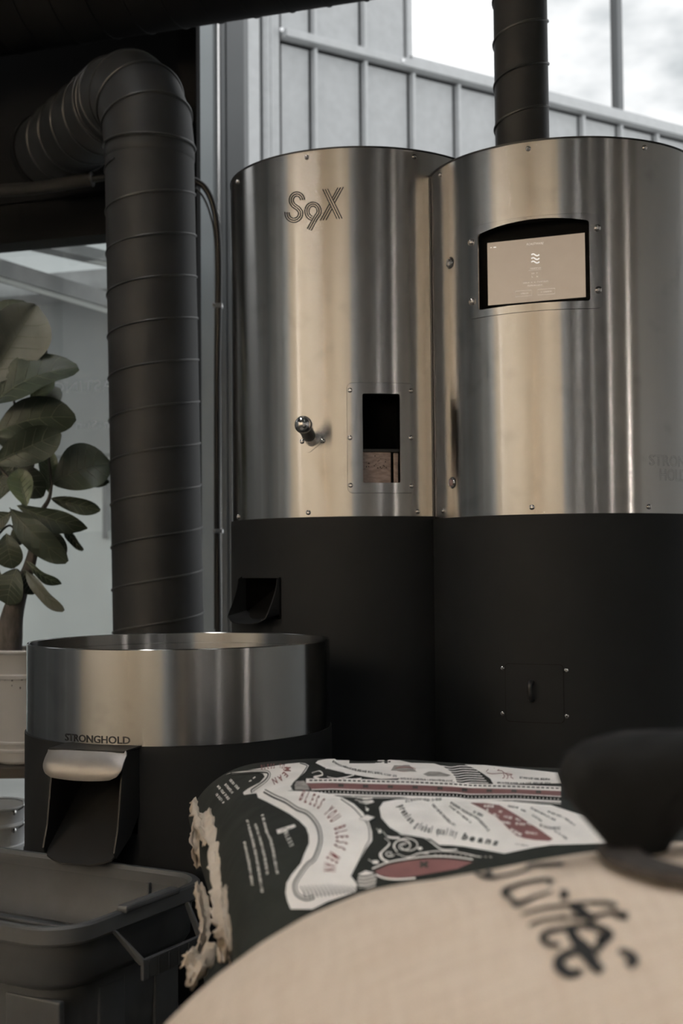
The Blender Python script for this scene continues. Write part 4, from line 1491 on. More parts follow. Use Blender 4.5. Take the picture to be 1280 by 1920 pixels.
for i in range(40):
    a = -2.6 + random.random() * 2.2
    z = pz0 + (pz1 - pz0) * (.79 - .055 * abs(random.gauss(0, .8)) - .01)
    r = .070 + .038 * (z - pz0) / (pz1 - pz0) + .0022
    sx, sz = random.uniform(.0008, .0022), random.uniform(.001, .005)
    tx = Vector((-math.sin(a), math.cos(a), 0)); p = Vector((pc_.x + r * math.cos(a), pc_.y + r * math.sin(a), z))
    mk('chip', [p - tx * sx, p - ZA * sz, p + tx * sx, p + ZA * sz * .8], [(0, 1, 2, 3)], 'wear', pb, smooth=False)
st = thing('plant_stand', 'dark wooden stand under the fig plant bucket', 'stand', (pc_.x, pc_.y, 0))
zs_ = pz0 - .001
for k in range(3):
    box('plank', (pc_.x - .40, pc_.y - .115 + k * .078, zs_ - .028), XA, YA, ZA, .52, .074, .027, 'wood_dark', st, .002)
for x in (-.39, .085):
    for y in (-.11, .08):
        box('leg', (pc_.x + x, pc_.y + y, 0), XA, YA, ZA, .03, .03, zs_ - .028, 'wood_dark', st, .002)
# nested pails under the stand
for i, (yy, lab) in enumerate(((1512, 'upper of two white pails nested under the stand'), (1545, 'lower white pail holding another pail under the stand'))):
    c = at(-22, yy, 3.62)
    z1 = c.z + .008
    r1, r0 = .105, .072
    b = bucket('pail', lab, (c.x, c.y), .02 + .0 if i else z1 - .22, z1, r0 if i else .083, r1, 'bucket2', 'white buckets at the left', 20)
    pts = [Vector((c.x + (r1 + .004) * math.cos(a), c.y - .01 + (r1 + .004) * math.sin(a) * .35 - .02, z1 - .012 + .0 + .07 * math.sin((a + .55) * 1.0) * .35)) for a in [-.5 + .25 * k for k in range(14)]]
    tube('wire_handle', pts, .002, 'chrome', b, 6)
    ea_ = Vector((c.x + (r1 + .001) * math.cos(-.62), c.y + (r1 + .001) * math.sin(-.62), z1 - .014))
    lathe('handle_ear', [(.008, 0), (.007, .004), (.0001, .007)], ea_, 'chrome', b, 12, Vector((math.cos(-.62), math.sin(-.62), 0)))

PL = thing('fig_plant', 'fiddle-leaf fig with broad dark leaves in the white bucket', 'plant', (pc_.x, pc_.y, pz1 - .03))
lathe('soil', [(.0001, pz1 - .028), (.09, pz1 - .032), (.0985, pz1 - .034)], (pc_.x, pc_.y, 0), 'soil', PL, 32)
tk = [(14, 1236), (18, 1190), (24, 1150), (38, 1105), (52, 1070), (62, 1035), (70, 995), (78, 960), (92, 935), (97, 905)]
tr_ = [26, 24, 20, 15, 11.5, 9.5, 7.5, 5, 3.5, 2.5]
trunk = tube('trunk', smooth_path([at(x, y, 3.52) for x, y in tk], 4), [tr_[min(len(tr_) - 1, i // 4)] + (tr_[min(len(tr_) - 1, i // 4 + 1)] - tr_[min(len(tr_) - 1, i // 4)]) * (i % 4) / 4 for i in range((len(tk) - 1) * 4 + 1)] and [r * 3.52 / FPX for r in [tr_[min(len(tr_) - 1, i // 4)] + (tr_[min(len(tr_) - 1, i // 4 + 1)] - tr_[min(len(tr_) - 1, i // 4)]) * (i % 4) / 4 for i in range((len(tk) - 1) * 4 + 1)]], 'bark', PL, 14)
for br in ([(62, 1040), (40, 1012), (18, 985), (-10, 1010)], [(70, 1000), (52, 965), (38, 930), (40, 880), (45, 850)], [(92, 940), (96, 905), (90, 850)], [(38, 1105), (40, 1080), (52, 1060)],
           [(38, 930), (20, 900), (-10, 860), (-20, 780)], [(45, 860), (30, 780), (20, 700)], [(52, 965), (20, 960), (-5, 990)], [(60, 1000), (72, 985), (95, 990)], [(40, 1078), (30, 1068), (10, 1075)]):
    tube('branch', smooth_path([at(x, y, 3.55) for x, y in br], 5), 2.2 * 3.55 / FPX, 'bark', PL, 8)

def leaf(b, t, wpx, Y, m='leaf', fold=.25, droop=.12, twist=0.0, dY=0.0, blunt=1.12):
    """broad leaf from base pixel b to tip pixel t, wpx wide, at depth Y (tip at Y + dY)"""
    p0, p1 = at(b[0], b[1], Y), at(t[0], t[1], Y + dY)
    axis = p1 - p0
    L = axis.length
    ax_ = axis.normalized()
    view = Vector((0, -1, 0.0))
    side = ax_.cross(view).normalized()
    nrm = side.cross(ax_).normalized()
    if nrm.dot(view) < 0:
        nrm = -nrm
    rot = Matrix.Rotation(twist, 3, ax_)
    side = rot @ side; nrm = rot @ nrm
    hw_ = wpx / FPX * Y / 2
    n, k = 14, 8
    V, F = [], []
    ph = random.random() * 6
    grid = {}
    def pt(s, q, lift=0.0):
        # s along, q across -1..1
        wprof = (max(0, math.sin(PI * min(1, s) ** blunt)) ** .62) * (0.62 + .38 * s) * 1.08
        if s > .96:
            wprof = max(wprof, .10)
        if s < .04:
            wprof *= s / .04 * .8 + .05
        wv = .035 * L * math.sin(9 * s + ph + 2 * q) * abs(q) ** 2
        c = p0 + axis * s + nrm * (L * droop * math.sin(PI * s)) - ZA * (L * .10 * s * s)
        c += ZA * (L * .10 * s)
        return c + side * (q * hw_ * wprof) + nrm * (abs(q) * hw_ * wprof * fold + wv + lift)
    for i in range(n + 1):
        for j in range(k + 1):
            V.append(pt(i / n, -1 + 2 * j / k))
    for i in range(n):
        for j in range(k):
            a = i * (k + 1) + j
            F.append((a, a + 1, a + k + 2, a + k + 1))
    lf = mk('leaf', V, F, m, PL, True)
    parts = [sweep_vf([pt(s / 10, 0, .0008) for s in range(0, 11)], [.0016 * (1 - s / 13) for s in range(11)], 5, False)]
    for s in (.16, .30, .44, .58, .72):
        for sg_ in (-1, 1):
            parts.append(sweep_vf([pt(s + .16 * q, sg_ * q * .86, .0006) for q in (0, .33, .66, 1)], [.0009, .0008, .0006, .0004], 4, False))
    V, F = join_vf(parts)
    mk('vein', V, F, 'vein', lf, True)
    return lf
LV = [((-26, 722), (68, 572), 105, 3.46, 'leaf3', .5, .05, .5), ((-40, 690), (48, 566), 80, 3.50, 'leaf', .2, .05, -.3),
      ((14, 705), (84, 646), 62, 3.60, 'leaf', .2, .1, 0), ((-22, 765), (146, 688), 92, 3.46, 'leaf', .28, .1, -.55),
      ((-14, 815), (142, 783), 84, 3.52, 'leaf', .25, .12, -.35), ((70, 770), (112, 728), 40, 3.66, 'leaf3', .2, .1, 0),
      ((-14, 870), (114, 812), 66, 3.46, 'leaf', .3, .1, .3), ((97, 908), (207, 868), 92, 3.62, 'leaf', .22, .12, -.25),
      ((128, 893), (205, 904), 24, 3.66, 'leaf2', .2, .1, .4), ((92, 925), (88, 842), 34, 3.64, 'leaf2', .3, .05, .3),
      ((28, 868), (80, 932), 52, 3.54, 'leaf', .25, .1, 0), ((50, 950), (31, 880), 44, 3.46, 'leaf2', .25, .05, .2),
      ((95, 934), (188, 957), 30, 3.58, 'leaf', .3, .16, .2), ((32, 948), (164, 990), 40, 3.50, 'leaf', .3, .2, .25),
      ((118, 982), (156, 1032), 20, 3.56, 'leaf', .3, .1, .5), ((18, 952), (126, 1054), 54, 3.46, 'leaf', .25, .14, .2),
      ((84, 982), (117, 1050), 42, 3.56, 'leaf', .25, .1, 0), ((12, 1000), (24, 1066), 50, 3.50, 'leaf', .2, .1, 0),
      ((32, 1066), (14, 1134), 62, 3.47, 'leaf', .2, .1, .2), ((44, 1068), (64, 1114), 36, 3.50, 'leaf', .25, .1, 0),
      ((50, 1052), (115, 1095), 22, 3.50, 'leaf', .3, .16, .5), ((48, 1068), (119, 1146), 28, 3.46, 'leaf3', .3, .12, .4),
      ((22, 962), (-20, 990), 34, 3.50, 'leaf', .2, .1, 0), ((24, 992), (38, 1022), 24, 3.52, 'leaf', .2, .1, 0),
      ((30, 905), (-30, 930), 40, 3.54, 'leaf', .2, .1, 0), ((-6, 1062), (4, 1128), 26, 3.5, 'leaf', .2, .1, 0),
      ((24, 720), (-20, 640), 70, 3.56, 'leaf', .2, .05, 0), ((-5, 900), (60, 850), 60, 3.58, 'leaf', .2, .05, 0),
      ((40, 860), (20, 790), 60, 3.62, 'leaf', .2, .05, 0), ((60, 760), (95, 700), 40, 3.62, 'leaf2', .2, .05, 0)]
for a in LV:
    leaf(a[0], a[1], a[2] * 1.18, a[3], a[4], a[5], a[6], a[7], dY=.02)

# ================================================================== sacks
def bag_fn(A, B, C, D, zm, H, Hb, pu=4.0, pv=3.0, seed=0.0, slope=0.0):
    A, B, C, D = map(Vector, (A, B, C, D))
    def prof(u, v):
        return math.sqrt(max(0, 1 - abs(2 * u - 1) ** pu)) * math.sqrt(max(0, 1 - abs(2 * v - 1) ** pv))
    def fn(u, v, top):
        p = A.lerp(C, u).lerp(B.lerp(D, u), v)
        k = prof(u, v) * (1 - slope * u)
        x, y = p.x, p.y
        nz = noise.noise(Vector((x * 6 + seed, y * 6, seed))) * .010 + noise.noise(Vector((x * 17 + seed, y * 17, 3 + seed))) * .0028
        # soft corners pulled in, sides bulging out
        return Vector((x, y, zm + (H if top else -Hb) * k + (nz * k if top else 0)))
    return fn

def bag_mesh(fn, nu=64, nv=44, wr=0.0):
    def par(i, n):
        # samples closer together near the edges
        t = i / n
        return .5 - .5 * math.cos(PI * t)
    V, F = [], []
    for top in (True, False):
        for i in range(nu + 1):
            for j in range(nv + 1):
                V.append(fn(par(i, nu), par(j, nv), top))
    M1 = (nu + 1) * (nv + 1)
    for s in (0, 1):
        for i in range(nu):
            for j in range(nv):
                k = s * M1 + i * (nv + 1) + j
                q = (k, k + 1, k + nv + 2, k + nv + 1)
                F.append(q if s == 0 else tuple(reversed(q)))
    return V, F

SK = thing('printed_sack', 'topmost black and cream printed coffee sack with a torn paper seam', 'sack', (.3, 1.6, .49), 'printed coffee sacks in the stack')
fn1 = bag_fn((-.25, 2.07, 0), (-.105, 1.27, 0), (.82, 1.95, 0), (.86, 1.26, 0), .602, .13, .10, 9.0, 4.2, slope=.28)
V, F = bag_mesh(fn1, 90, 60)
sack_ob = mk('sack_body', V, F, 'sackdark', SK, True)
bv = BVHTree.FromPolygons([Vector(v) for v in V], F)
def put(vf, m, lay, name='print'):
    V, F = on_bvh(bv, vf, .0005 + .00035 * lay)
    if F:
        return mk(name, V, F, m, sack_ob, True)
def zA(p): return [(340 + x / 2.7826, 1400 + y / 2.7826) for x, y in p]
def zB(p): return [(460 + x / 4.923, 1480 + y / 4.923) for x, y in p]
def zC(p): return [(720 + x / 3.2, 1420 + y / 3.2) for x, y in p]
def zD(p): return [(400 + x / 4.0, 1410 + y / 4.0) for x, y in p]
def glyphs(path, h, m, lay, dens=1.0, name='small_print'):
    """rows of tiny illegible lettering along a path"""
    P = dense(path, 1.0)
    parts = []
    i = 0.0
    while i < len(P) - 2:
        k = int(i)
        t = (P[min(k + 2, len(P) - 1)] - P[max(0, k - 2)]).normalized()
        nrm = Vector((-t.y, t.x))
        hh = h * random.uniform(.7, 1.05)
        a = P[k] - nrm * hh / 2; b = P[k] + nrm * hh / 2
        parts.append(stroke2d([a, b], 1.0))
        if random.random() < .65:
            c = P[k] + nrm * random.choice((-.4, 0, .4)) * h
            parts.append(stroke2d([c, c + t * 1.6], .8))
        i += random.uniform(1.3, 2.2) / dens
        if random.random() < .13:
            i += 1.6
    return put(join_vf(parts), m, lay, name)

# --- near banner
ban = zB([(105, 40), (118, 82), (200, 120), (330, 190), (410, 235), (500, 300), (560, 360), (585, 430), (588, 505), (545, 600), (512, 690), (430, 790), (382, 870), (372, 960), (390, 1040), (420, 1110), (620, 1110), (760, 1040), (1022, 950), (1030, 880), (978, 812), (1040, 690), (1110, 560), (1170, 480), (1168, 400), (1140, 310), (1085, 220), (1000, 140), (890, 82), (760, 44), (600, 24), (400, 20), (200, 14)])
put(poly2d(ban, 7), 'sackcream', 1, 'banner')
bl1 = curve2d(zB([(170, 32), (260, 82), (370, 132), (470, 198), (560, 235), (625, 300), (668, 380), (678, 500), (628, 640), (560, 700), (470, 830), (445, 900), (470, 985), (560, 1030), (640, 1010)]), 6)
put(stroke2d(bl1, 3.2), 'sackink', 2, 'banner_line')
put(stroke2d(offset2d(bl1, -5.4), 2.0), 'sackink', 2, 'banner_line')
br1 = curve2d(zB([(880, 98), (990, 175), (1070, 262), (1125, 330), (1142, 400), (1140, 480), (1112, 530), (1050, 665), (975, 812)]), 6)
put(stroke2d(br1, 1.8), 'sackink', 2, 'banner_line')
put(poly2d(zB([(1048, 290), (1118, 248), (1196, 270), (1132, 312)]), 5), 'sackcream', 3, 'diamond')
put(stroke2d(zB([(1048, 290), (1118, 248), (1196, 270), (1132, 312)]), 1.0, True), 'sackink', 4, 'diamond_line')
put(text_on_path('BLESS YOU BLESS MEAN', curve2d(zB([(505, 50), (600, 92), (700, 140), (780, 215), (840, 290), (880, 380), (893, 480), (860, 570), (815, 640), (785, 700), (778, 775)]), 8), 23, 1, .7), 'sackred', 2, 'banner_text')
for i in range(15):
    x = 500 + i * 36
    c = [(x, 880 + abs(i - 7) * 3), (x + 30, 930), (x + 62, 1010 - i * 4)]
    put(stroke2d(curve2d(zB(c), 5), [.6 + .22 * q for q in range(11)]), 'sackink', 2, 'fan_line')
# small text and emblem on the dark end
for p in ([(160, 240), (200, 400), (240, 490), (300, 790)], [(95, 325), (165, 560), (210, 800)], [(20, 290), (100, 600), (160, 960)], [(-5, 490), (40, 700), (70, 900)]):
    glyphs(curve2d(zB(p), 6), 5.2, 'sackcream', 1)
put(poly2d(zB([(288, 380), (452, 328), (468, 350), (420, 372), (380, 392), (300, 418)]), 5), 'sackcream', 1, 'emblem')
put(stroke2d(curve2d(zB([(330, 392), (370, 368), (400, 380), (420, 362)]), 5), 1.3), 'sackink', 2, 'emblem_line')
put(text_on_path('BLESS', zB([(372, 396), (400, 460), (432, 530)]), 8, 1, .9), 'sackcream', 1, 'emblem_text')

# --- far banner
put(poly2d(zD([(92, 176), (125, 160), (200, 158), (300, 150), (372, 166), (386, 190), (350, 232), (262, 278), (224, 308), (232, 326), (330, 312), (600, 292), (578, 262), (640, 202), (692, 150), (716, 106), (690, 90), (650, 84), (560, 92), (400, 118), (200, 150), (140, 158)]), 6), 'sackcream', 1, 'banner')
fb1 = curve2d(zD([(140, 170), (300, 158), (395, 160), (412, 178), (390, 215), (330, 260), (288, 290), (292, 312)]), 6)
put(stroke2d(fb1, 2.6), 'sackink', 2, 'banner_line')
put(stroke2d(offset2d(fb1, -4.0), 1.2), 'sackink', 2, 'banner_line')
put(stroke2d(curve2d(zD([(648, 90), (700, 108), (690, 135), (650, 190), (596, 245), (592, 290)]), 6), 1.8), 'sackink', 2, 'banner_line')
put(text_on_path('BLESS YOU', curve2d(zD([(350, 120), (440, 112), (520, 112), (545, 140)]), 6), 9, 1, .8), 'sackred', 2, 'banner_text')
put(text_on_path('MEAN', curve2d(zD([(552, 112), (556, 150), (520, 195), (445, 232)]), 6), 12, 1, .8), 'sackred', 2, 'banner_text')
for p in ([(128, 212), (195, 285)], [(92, 246), (150, 315)], [(36, 258), (122, 362)], [(26, 318), (86, 392)]):
    glyphs(zD(p), 5.5, 'sackcream', 1)
put(poly2d(zD([(268, 222), (285, 212), (288, 220), (270, 228)]), 4), 'sackcream', 1, 'fleck')
put(poly2d(zD([(296, 200), (314, 186), (318, 194), (300, 206)]), 4), 'sackcream', 1, 'fleck')

# --- pink band between the faces
top = zD([(695, 240), (900, 238), (1160, 246)]) + zC([(150, 170), (400, 181), (520, 190), (800, 197), (1060, 208)])
bot = zD([(735, 288), (900, 284), (1160, 294)]) + zC([(150, 208), (430, 217), (510, 227), (800, 226), (1060, 240)])
def strip(a, b, n=60):
    A_, B_ = dense(a, 6), dense(b, 6)
    def samp(P, t):
        i = t * (len(P) - 1); k = min(int(i), len(P) - 2)
        return P[k].lerp(P[k + 1], i - k)
    V = []
    for i in range(n + 1):
        p, q = samp(A_, i / n), samp(B_, i / n)
        V += [tuple(p), tuple(p.lerp(q, .5)), tuple(q)]
    F = []
    for i in range(n):
        k = 3 * i
        F += [(k, k + 1, k + 4, k + 3), (k + 1, k + 2, k + 5, k + 4)]
    return V, F
up = lambda P, d: [(x, y + d) for x, y in P]
put(strip(up(top, -9), up(top, 0)), 'sackcream', 1, 'band_edge')
put(strip(top, bot), 'sackpink', 2, 'pink_band')
put(strip(up(bot, 0), up(bot, 1.6)), 'sackcream', 3, 'band_edge')
put(strip(up(bot, 8), up(bot, 11)), 'sackcream', 1, 'band_edge')
put(strip(up(bot, 12.8), up(bot, 13.8)), 'sackcream', 1, 'band_edge')
td = dense(up(top, -5), 1.0)
for i in range(6, len(td) - 8, 9):
    put(stroke2d([td[i], td[i + 3], td[i + 6]], 2.6), 'sackink', 2, 'dash')
bd_ = dense(up(bot, 4.8), 1.0)
for i in range(4, len(bd_) - 4, 7):
    put(stroke2d([bd_[i], bd_[i + 1], bd_[i + 2]], 2.2), 'sackcream', 1, 'dot')
md = dense([((a[0] + b[0]) / 2, (a[1] + b[1]) / 2 - 1) for a, b in zip(top, bot)], 1.0)
for i in range(60, len(md) - 10, 46):
    p = md[i]
    put(stroke2d([(p.x - 4.5, p.y - 2), (p.x, p.y), (p.x + 4.5, p.y + 2)], 3.4), 'sackink', 3, 'star')
    put(stroke2d([(p.x - 4.5, p.y + 2), (p.x, p.y), (p.x + 4.5, p.y - 2)], 3.0), 'sackink', 3, 'star')
# grey column end of the band
put(poly2d(zD([(620, 225), (680, 222), (705, 250), (725, 292), (612, 290), (608, 255)]), 5), 'sackgrey', 2, 'capital')

# --- near pink band and its column capital
put(poly2d(zA([(1008, 652), (1080, 620), (1180, 600), (1290, 588), (1400, 590), (1520, 606), (1440, 640), (1280, 668), (1180, 684), (1100, 692), (1030, 672)]), 6), 'sackpink', 1, 'pink_band')
put(stroke2d(curve2d(zA([(995, 640), (1080, 606), (1180, 588), (1290, 576), (1400, 578), (1520, 592)]), 6), 2.4), 'sackcream', 1, 'band_edge')
put(stroke2d(curve2d(zA([(1012, 672), (1060, 690), (1130, 696), (1220, 690)]), 6), 3.0), 'sackcream', 2, 'band_edge')
put(stroke2d(zA([(1245, 606), (1262, 620), (1285, 632)]), 5), 'sackink', 2, 'star')
put(stroke2d(zA([(1245, 632), (1262, 620), (1285, 606)]), 5), 'sackink', 2, 'star')
put(poly2d(zA([(925, 668), (960, 650), (1000, 660), (1016, 690), (1012, 730), (970, 742), (925, 740), (918, 700)]), 5), 'sackcream', 1, 'capital')
for k in range(4):
    y = 672 + k * 18
    put(stroke2d(curve2d(zA([(920, y + 6), (955, y + 10), (990, y + 2), (1014, y - 6)]), 5), 3.2), 'sackink', 2, 'capital_line')

# --- big cream label
lab = zA([(1032, 322), (1052, 292), (1120, 279), (1240, 276)]) + zC([(100, 246), (200, 240), (330, 245), (500, 255), (700, 265), (1000, 290), (1180, 350), (1340, 420), (1340, 520), (1000, 530), (900, 545), (720, 582), (600, 560), (480, 540), (400, 532), (330, 530), (280, 495), (160, 474), (80, 462)]) + zA([(1210, 482), (1150, 462), (1085, 425), (1042, 375)])
put(poly2d(lab, 8), 'sackcream', 1, 'label_panel')
put(poly2d(zC([(515, 278), (600, 280), (690, 292), (740, 320), (800, 355), (870, 400), (940, 445), (1012, 496), (990, 508), (900, 502), (840, 492), (790, 475), (740, 430), (680, 370), (600, 320)]), 7), 'sackpink', 2, 'label_box')
for p in ([(600, 300), (660, 302)], [(615, 325), (640, 322)], [(690, 330), (715, 340)], [(655, 350), (690, 362)], [(720, 362), (770, 372)], [(790, 375), (820, 390)], [(700, 395), (760, 405)], [(790, 405), (850, 412)], [(860, 400), (890, 415)], [(760, 440), (820, 470)], [(850, 458), (925, 468)], [(780, 460), (830, 475)]):
    glyphs(zC(p), 5.0, 'sackcream', 3)
put(text_on_path('premium global quality', curve2d(zC([(100, 285), (130, 340), (180, 395), (250, 432), (330, 445), (440, 462)]), 8), 13, 1, 1.0, .25, 1.0, .04), 'sackink', 2, 'label_text')
put(text_on_path('beans', curve2d(zC([(460, 476), (540, 492), (620, 505), (690, 520)]), 6), 12, 1, 1.0, .25, 1.0, .05), 'sackink', 2, 'label_text')
for p, h in (([(292, 290), (340, 340), (400, 400), (432, 412)], 5.5), ([(395, 298), (460, 350), (525, 402)], 4), ([(400, 278), (500, 340), (560, 372), (630, 450)], 5), ([(538, 333), (598, 360)], 6),
             ([(130, 270), (200, 258), (280, 262), (350, 255)], 5), ([(745, 298), (810, 310)], 4), ([(822, 320), (860, 334)], 4), ([(880, 310), (960, 350), (1030, 385)], 4), ([(890, 352), (955, 395)], 4.5), ([(935, 412), (990, 430), (1060, 432)], 6), ([(1025, 448), (1060, 470), (1100, 498)], 5), ([(980, 330), (1080, 370), (1150, 420)], 4), ([(790, 525), (870, 540)], 2)):
    glyphs(curve2d(zC(p), 5), h, 'sackink', 2)

# --- far labels beyond the pink band
put(poly2d(zA([(700, 88), (712, 76), (760, 67), (860, 65), (1000, 67), (1140, 74)]) + zC([(160, 36), (300, 40), (350, 56), (395, 85), (425, 118), (436, 152), (330, 149), (200, 146), (80, 140)]) + zA([(1140, 168), (1040, 172), (960, 160), (860, 142), (760, 118)]), 6), 'sackcream', 1, 'label_panel')
put(poly2d(zC([(480, 46), (600, 50), (760, 66), (900, 80), (1040, 96), (1060, 160), (900, 162), (655, 166), (636, 132), (590, 100), (540, 70)]), 7), 'sackcream', 1, 'label_panel')
for k in range(8):
    y = 54 + k * 14
    put(stroke2d(curve2d(zC([(345 + k * 11, y), (400 + k * 10, y + 8), (460 + k * 9, y + 1), (540 + k * 12, y + 6)]), 5), 1.5), 'sackcream', 1, 'zigzag')
put(poly2d(zC([(60, 52), (150, 50), (195, 92), (40, 84)]), 5), 'sackgrey', 2, 'label_box')
for k, (rx, ry) in enumerate(((62, 14), (52, 11))):
    put(stroke2d([(720 + (195 + rx * math.cos(a)) / 3.2 - 22, 1420 + (76 + ry * math.sin(a)) / 3.2) for a in [2 * PI * i / 30 for i in range(30)]], .9, True), 'sackred', 2, 'oval_line')
glyphs(curve2d(zA([(790, 80), (830, 102), (920, 128), (1020, 142), (1130, 160)]), 6), 4.2, 'sackink', 2)
glyphs(zC([(100, 132), (250, 140), (412, 146)]), 3.2, 'sackink', 2)
glyphs(zC([(680, 158), (850, 160), (1000, 160)]), 3.2, 'sackink', 2)
glyphs(zC([(815, 126), (900, 134), (1000, 138)]), 4.0, 'sackink', 2)
put(poly2d(zC([(232, 106), (270, 90), (330, 92), (400, 112), (380, 120), (260, 118)]), 5), 'sackgrey', 2, 'vignette')
for p in ([(605, 98), (625, 76)], [(610, 96), (650, 104), (720, 100), (770, 108)], [(720, 100), (705, 86), (680, 84), (690, 78)], [(715, 104), (722, 120), (710, 132)], [(735, 104), (742, 122), (735, 134)], [(765, 108), (760, 122), (775, 134)], [(720, 98), (745, 112), (765, 106)]):
    put(stroke2d(curve2d(zC(p), 5), 1.2), 'sackred', 2, 'figure_line')

# --- scrolls and leaves on the dark ground
def scroll(cx, cy, r, turns, a0, sq, w, conv, lay=1):
    pts = []
    n = int(26 * turns)
    for i in range(n + 1):
        q = i / n
        a = a0 + 2 * PI * turns * q
        rr = r * (1 - .82 * q)
        pts.append((cx + rr * math.cos(a), cy + rr * sq * math.sin(a)))
    put(stroke2d(conv(pts), [w * (1.2 - .6 * i / n) for i in range(n + 1)]), 'sackcream', lay, 'scroll')
scroll(1180, 520, 74, 1.6, 2.4, .62, 1.8, zA)
scroll(1085, 562, 26, 1.3, 0.4, .6, 1.6, zA)
scroll(115, 535, 60, 1.5, 2.8, .7, 2.0, zC)
put(poly2d([(787 + 4.5 * math.cos(a), 1592 + 2.9 * math.sin(a)) for a in [2 * PI * i / 12 for i in range(12)]], 4), 'sackcream', 1, 'dot')
for p, w in (([(1050, 445), (1080, 475), (1140, 480)], [1, 4, 1]), ([(1060, 480), (1085, 510), (1040, 560), (1050, 590), (1080, 605)], [1, 3, 5, 4, 1]), ([(1018, 430), (1030, 445), (1042, 440)], [1, 7, 1]), ([(975, 592), (1000, 605), (1028, 605)], [1, 6, 1]),
             ([(890, 262), (950, 275), (1000, 270)], [1, 3, 1]), ([(905, 280), (950, 290), (1000, 285)], [1, 3, 1]), ([(960, 315), (966, 328), (975, 335)], [1, 5, 1]), ([(925, 292), (960, 300), (1005, 290)], [1, 2.6, 1]),
             ([(680, 140), (720, 130), (735, 150), (690, 162), (720, 168)], [1, 2, 3, 2, 1]), ([(750, 118), (800, 112), (860, 122), (900, 140)], [1, 2, 2, 1]), ([(760, 160), (820, 168), (900, 150), (850, 140)], [1, 2, 2, 1]), ([(840, 166), (900, 172), (940, 168)], [1, 2, 1]), ([(735, 178), (700, 172), (660, 178)], [1, 2, 1]),
             ([(1250, 470), (1300, 500), (1360, 540), (1440, 540)], [1, 2.4, 2.4, 1]), ([(1120, 560), (1180, 580), (1240, 560), (1290, 560)], [1, 2, 2, 1])):
    c = curve2d(zA(p), 6)
    ws = [w[min(len(w) - 1, i * (len(w) - 1) // (len(c) - 1))] for i in range(len(c))]
    put(stroke2d(c, ws), 'sackcream', 1, 'scroll')
put(stroke2d(curve2d(zA([(1240, 560), (1340, 548), (1450, 556), (1560, 580)]), 6), 1.6), 'sackcream', 1, 'band_edge')
for i in range(12):
    x = 300 + i * 30
    put(stroke2d(zC([(x, 588 + i * 1.2), (x + 16, 590 + i * 1.2)]), 2.6), 'sackgrey', 1, 'dash')

# --- folded, torn paper seam along the sack ends
def seam(name, path_px, wpx, zoff, parent, amp=1.0, seed=0):
    """ragged crumpled strip through (px, py, Y) points"""
    rnd = random.Random(seed)
    P = smooth_path([at(*p) for p in path_px], 7)
    for i, p in enumerate(P):                      # lie on the sack, not inside it
        o_ = CAMM.translation
        h_ = bv.ray_cast(o_, (p - o_).normalized())
        if h_[0] is not None and (h_[0] - o_).length - .014 < (p - o_).length:
            P[i] = h_[0] - (p - o_).normalized() * .014
    N = len(P)
    V, F = [], []
    k = 6
    ww = [wpx[min(len(wpx) - 1, int(i / (N - 1) * (len(wpx) - 1)))] for i in range(N)]
    def wid(i):
        q = i / (N - 1) * (len(wpx) - 1); a = min(int(q), len(wpx) - 2)
        return wpx[a] + (wpx[a + 1] - wpx[a]) * (q - a)
    for i, p in enumerate(P):
        t = (P[min(N - 1, i + 1)] - P[max(0, i - 1)]).normalized()
        out = Vector((-1, -.25, .12)); out = (out - t * out.dot(t)).normalized()
        nrm = t.cross(out).normalized()
        w_ = wid(i) / FPX * p.y
        jl = (noise.noise(Vector((i * .8, 7, seed))) * .35 + rnd.uniform(-.05, .05)) * w_; jr = noise.noise(Vector((i * .5, 11, seed))) * .25 * w_
        for j in range(k + 1):
            q = j / k - .5
            ed = (jl if j == k else 0) + (jr if j == 0 else 0)
            cr = (noise.noise(Vector((i * .55, j * .5, seed))) * .007 + noise.noise(Vector((i * 1.3, j * 1.1, seed + 5))) * .0025) * amp
            V.append(p + out * (q * w_ + ed) + nrm * (cr + .004 * math.sin(j * 1.1 + seed)) + t * rnd.uniform(-.0012, .0012))
    for i in range(N - 1):
        for j in range(k):
            a = i * (k + 1) + j
            F.append((a, a + 1, a + k + 2, a + k + 1))
    o = mk(name, V, F, 'paper', parent, True, 40)
    md_ = o.modifiers.new('thickness', 'SOLIDIFY')
    md_.thickness = .0016
    return o
seam('paper_seam', [(366, 1500, 1.97), (372, 1525, 1.93), (380, 1560, 1.88), (388, 1580, 1.84)], [20, 26, 20, 10], 0, SK, 1.0, 1)
seam('paper_seam', [(390, 1520, 1.90), (396, 1545, 1.86), (404, 1590, 1.78), (410, 1650, 1.66), (416, 1700, 1.56), (420, 1750, 1.47), (422, 1800, 1.39)], [26, 34, 30, 30, 36, 34, 24], 0, SK, 1.2, 2)
seam('paper_seam', [(420, 1660, 1.64), (424, 1700, 1.55), (430, 1745, 1.47), (432, 1800, 1.38)], [12, 22, 18, 16], 0, SK, 1.0, 4)
seam('paper_tab', [(372, 1545, 1.86), (372, 1575, 1.84), (374, 1625, 1.81)], [16, 30, 14], 0, SK, 1.2, 3)

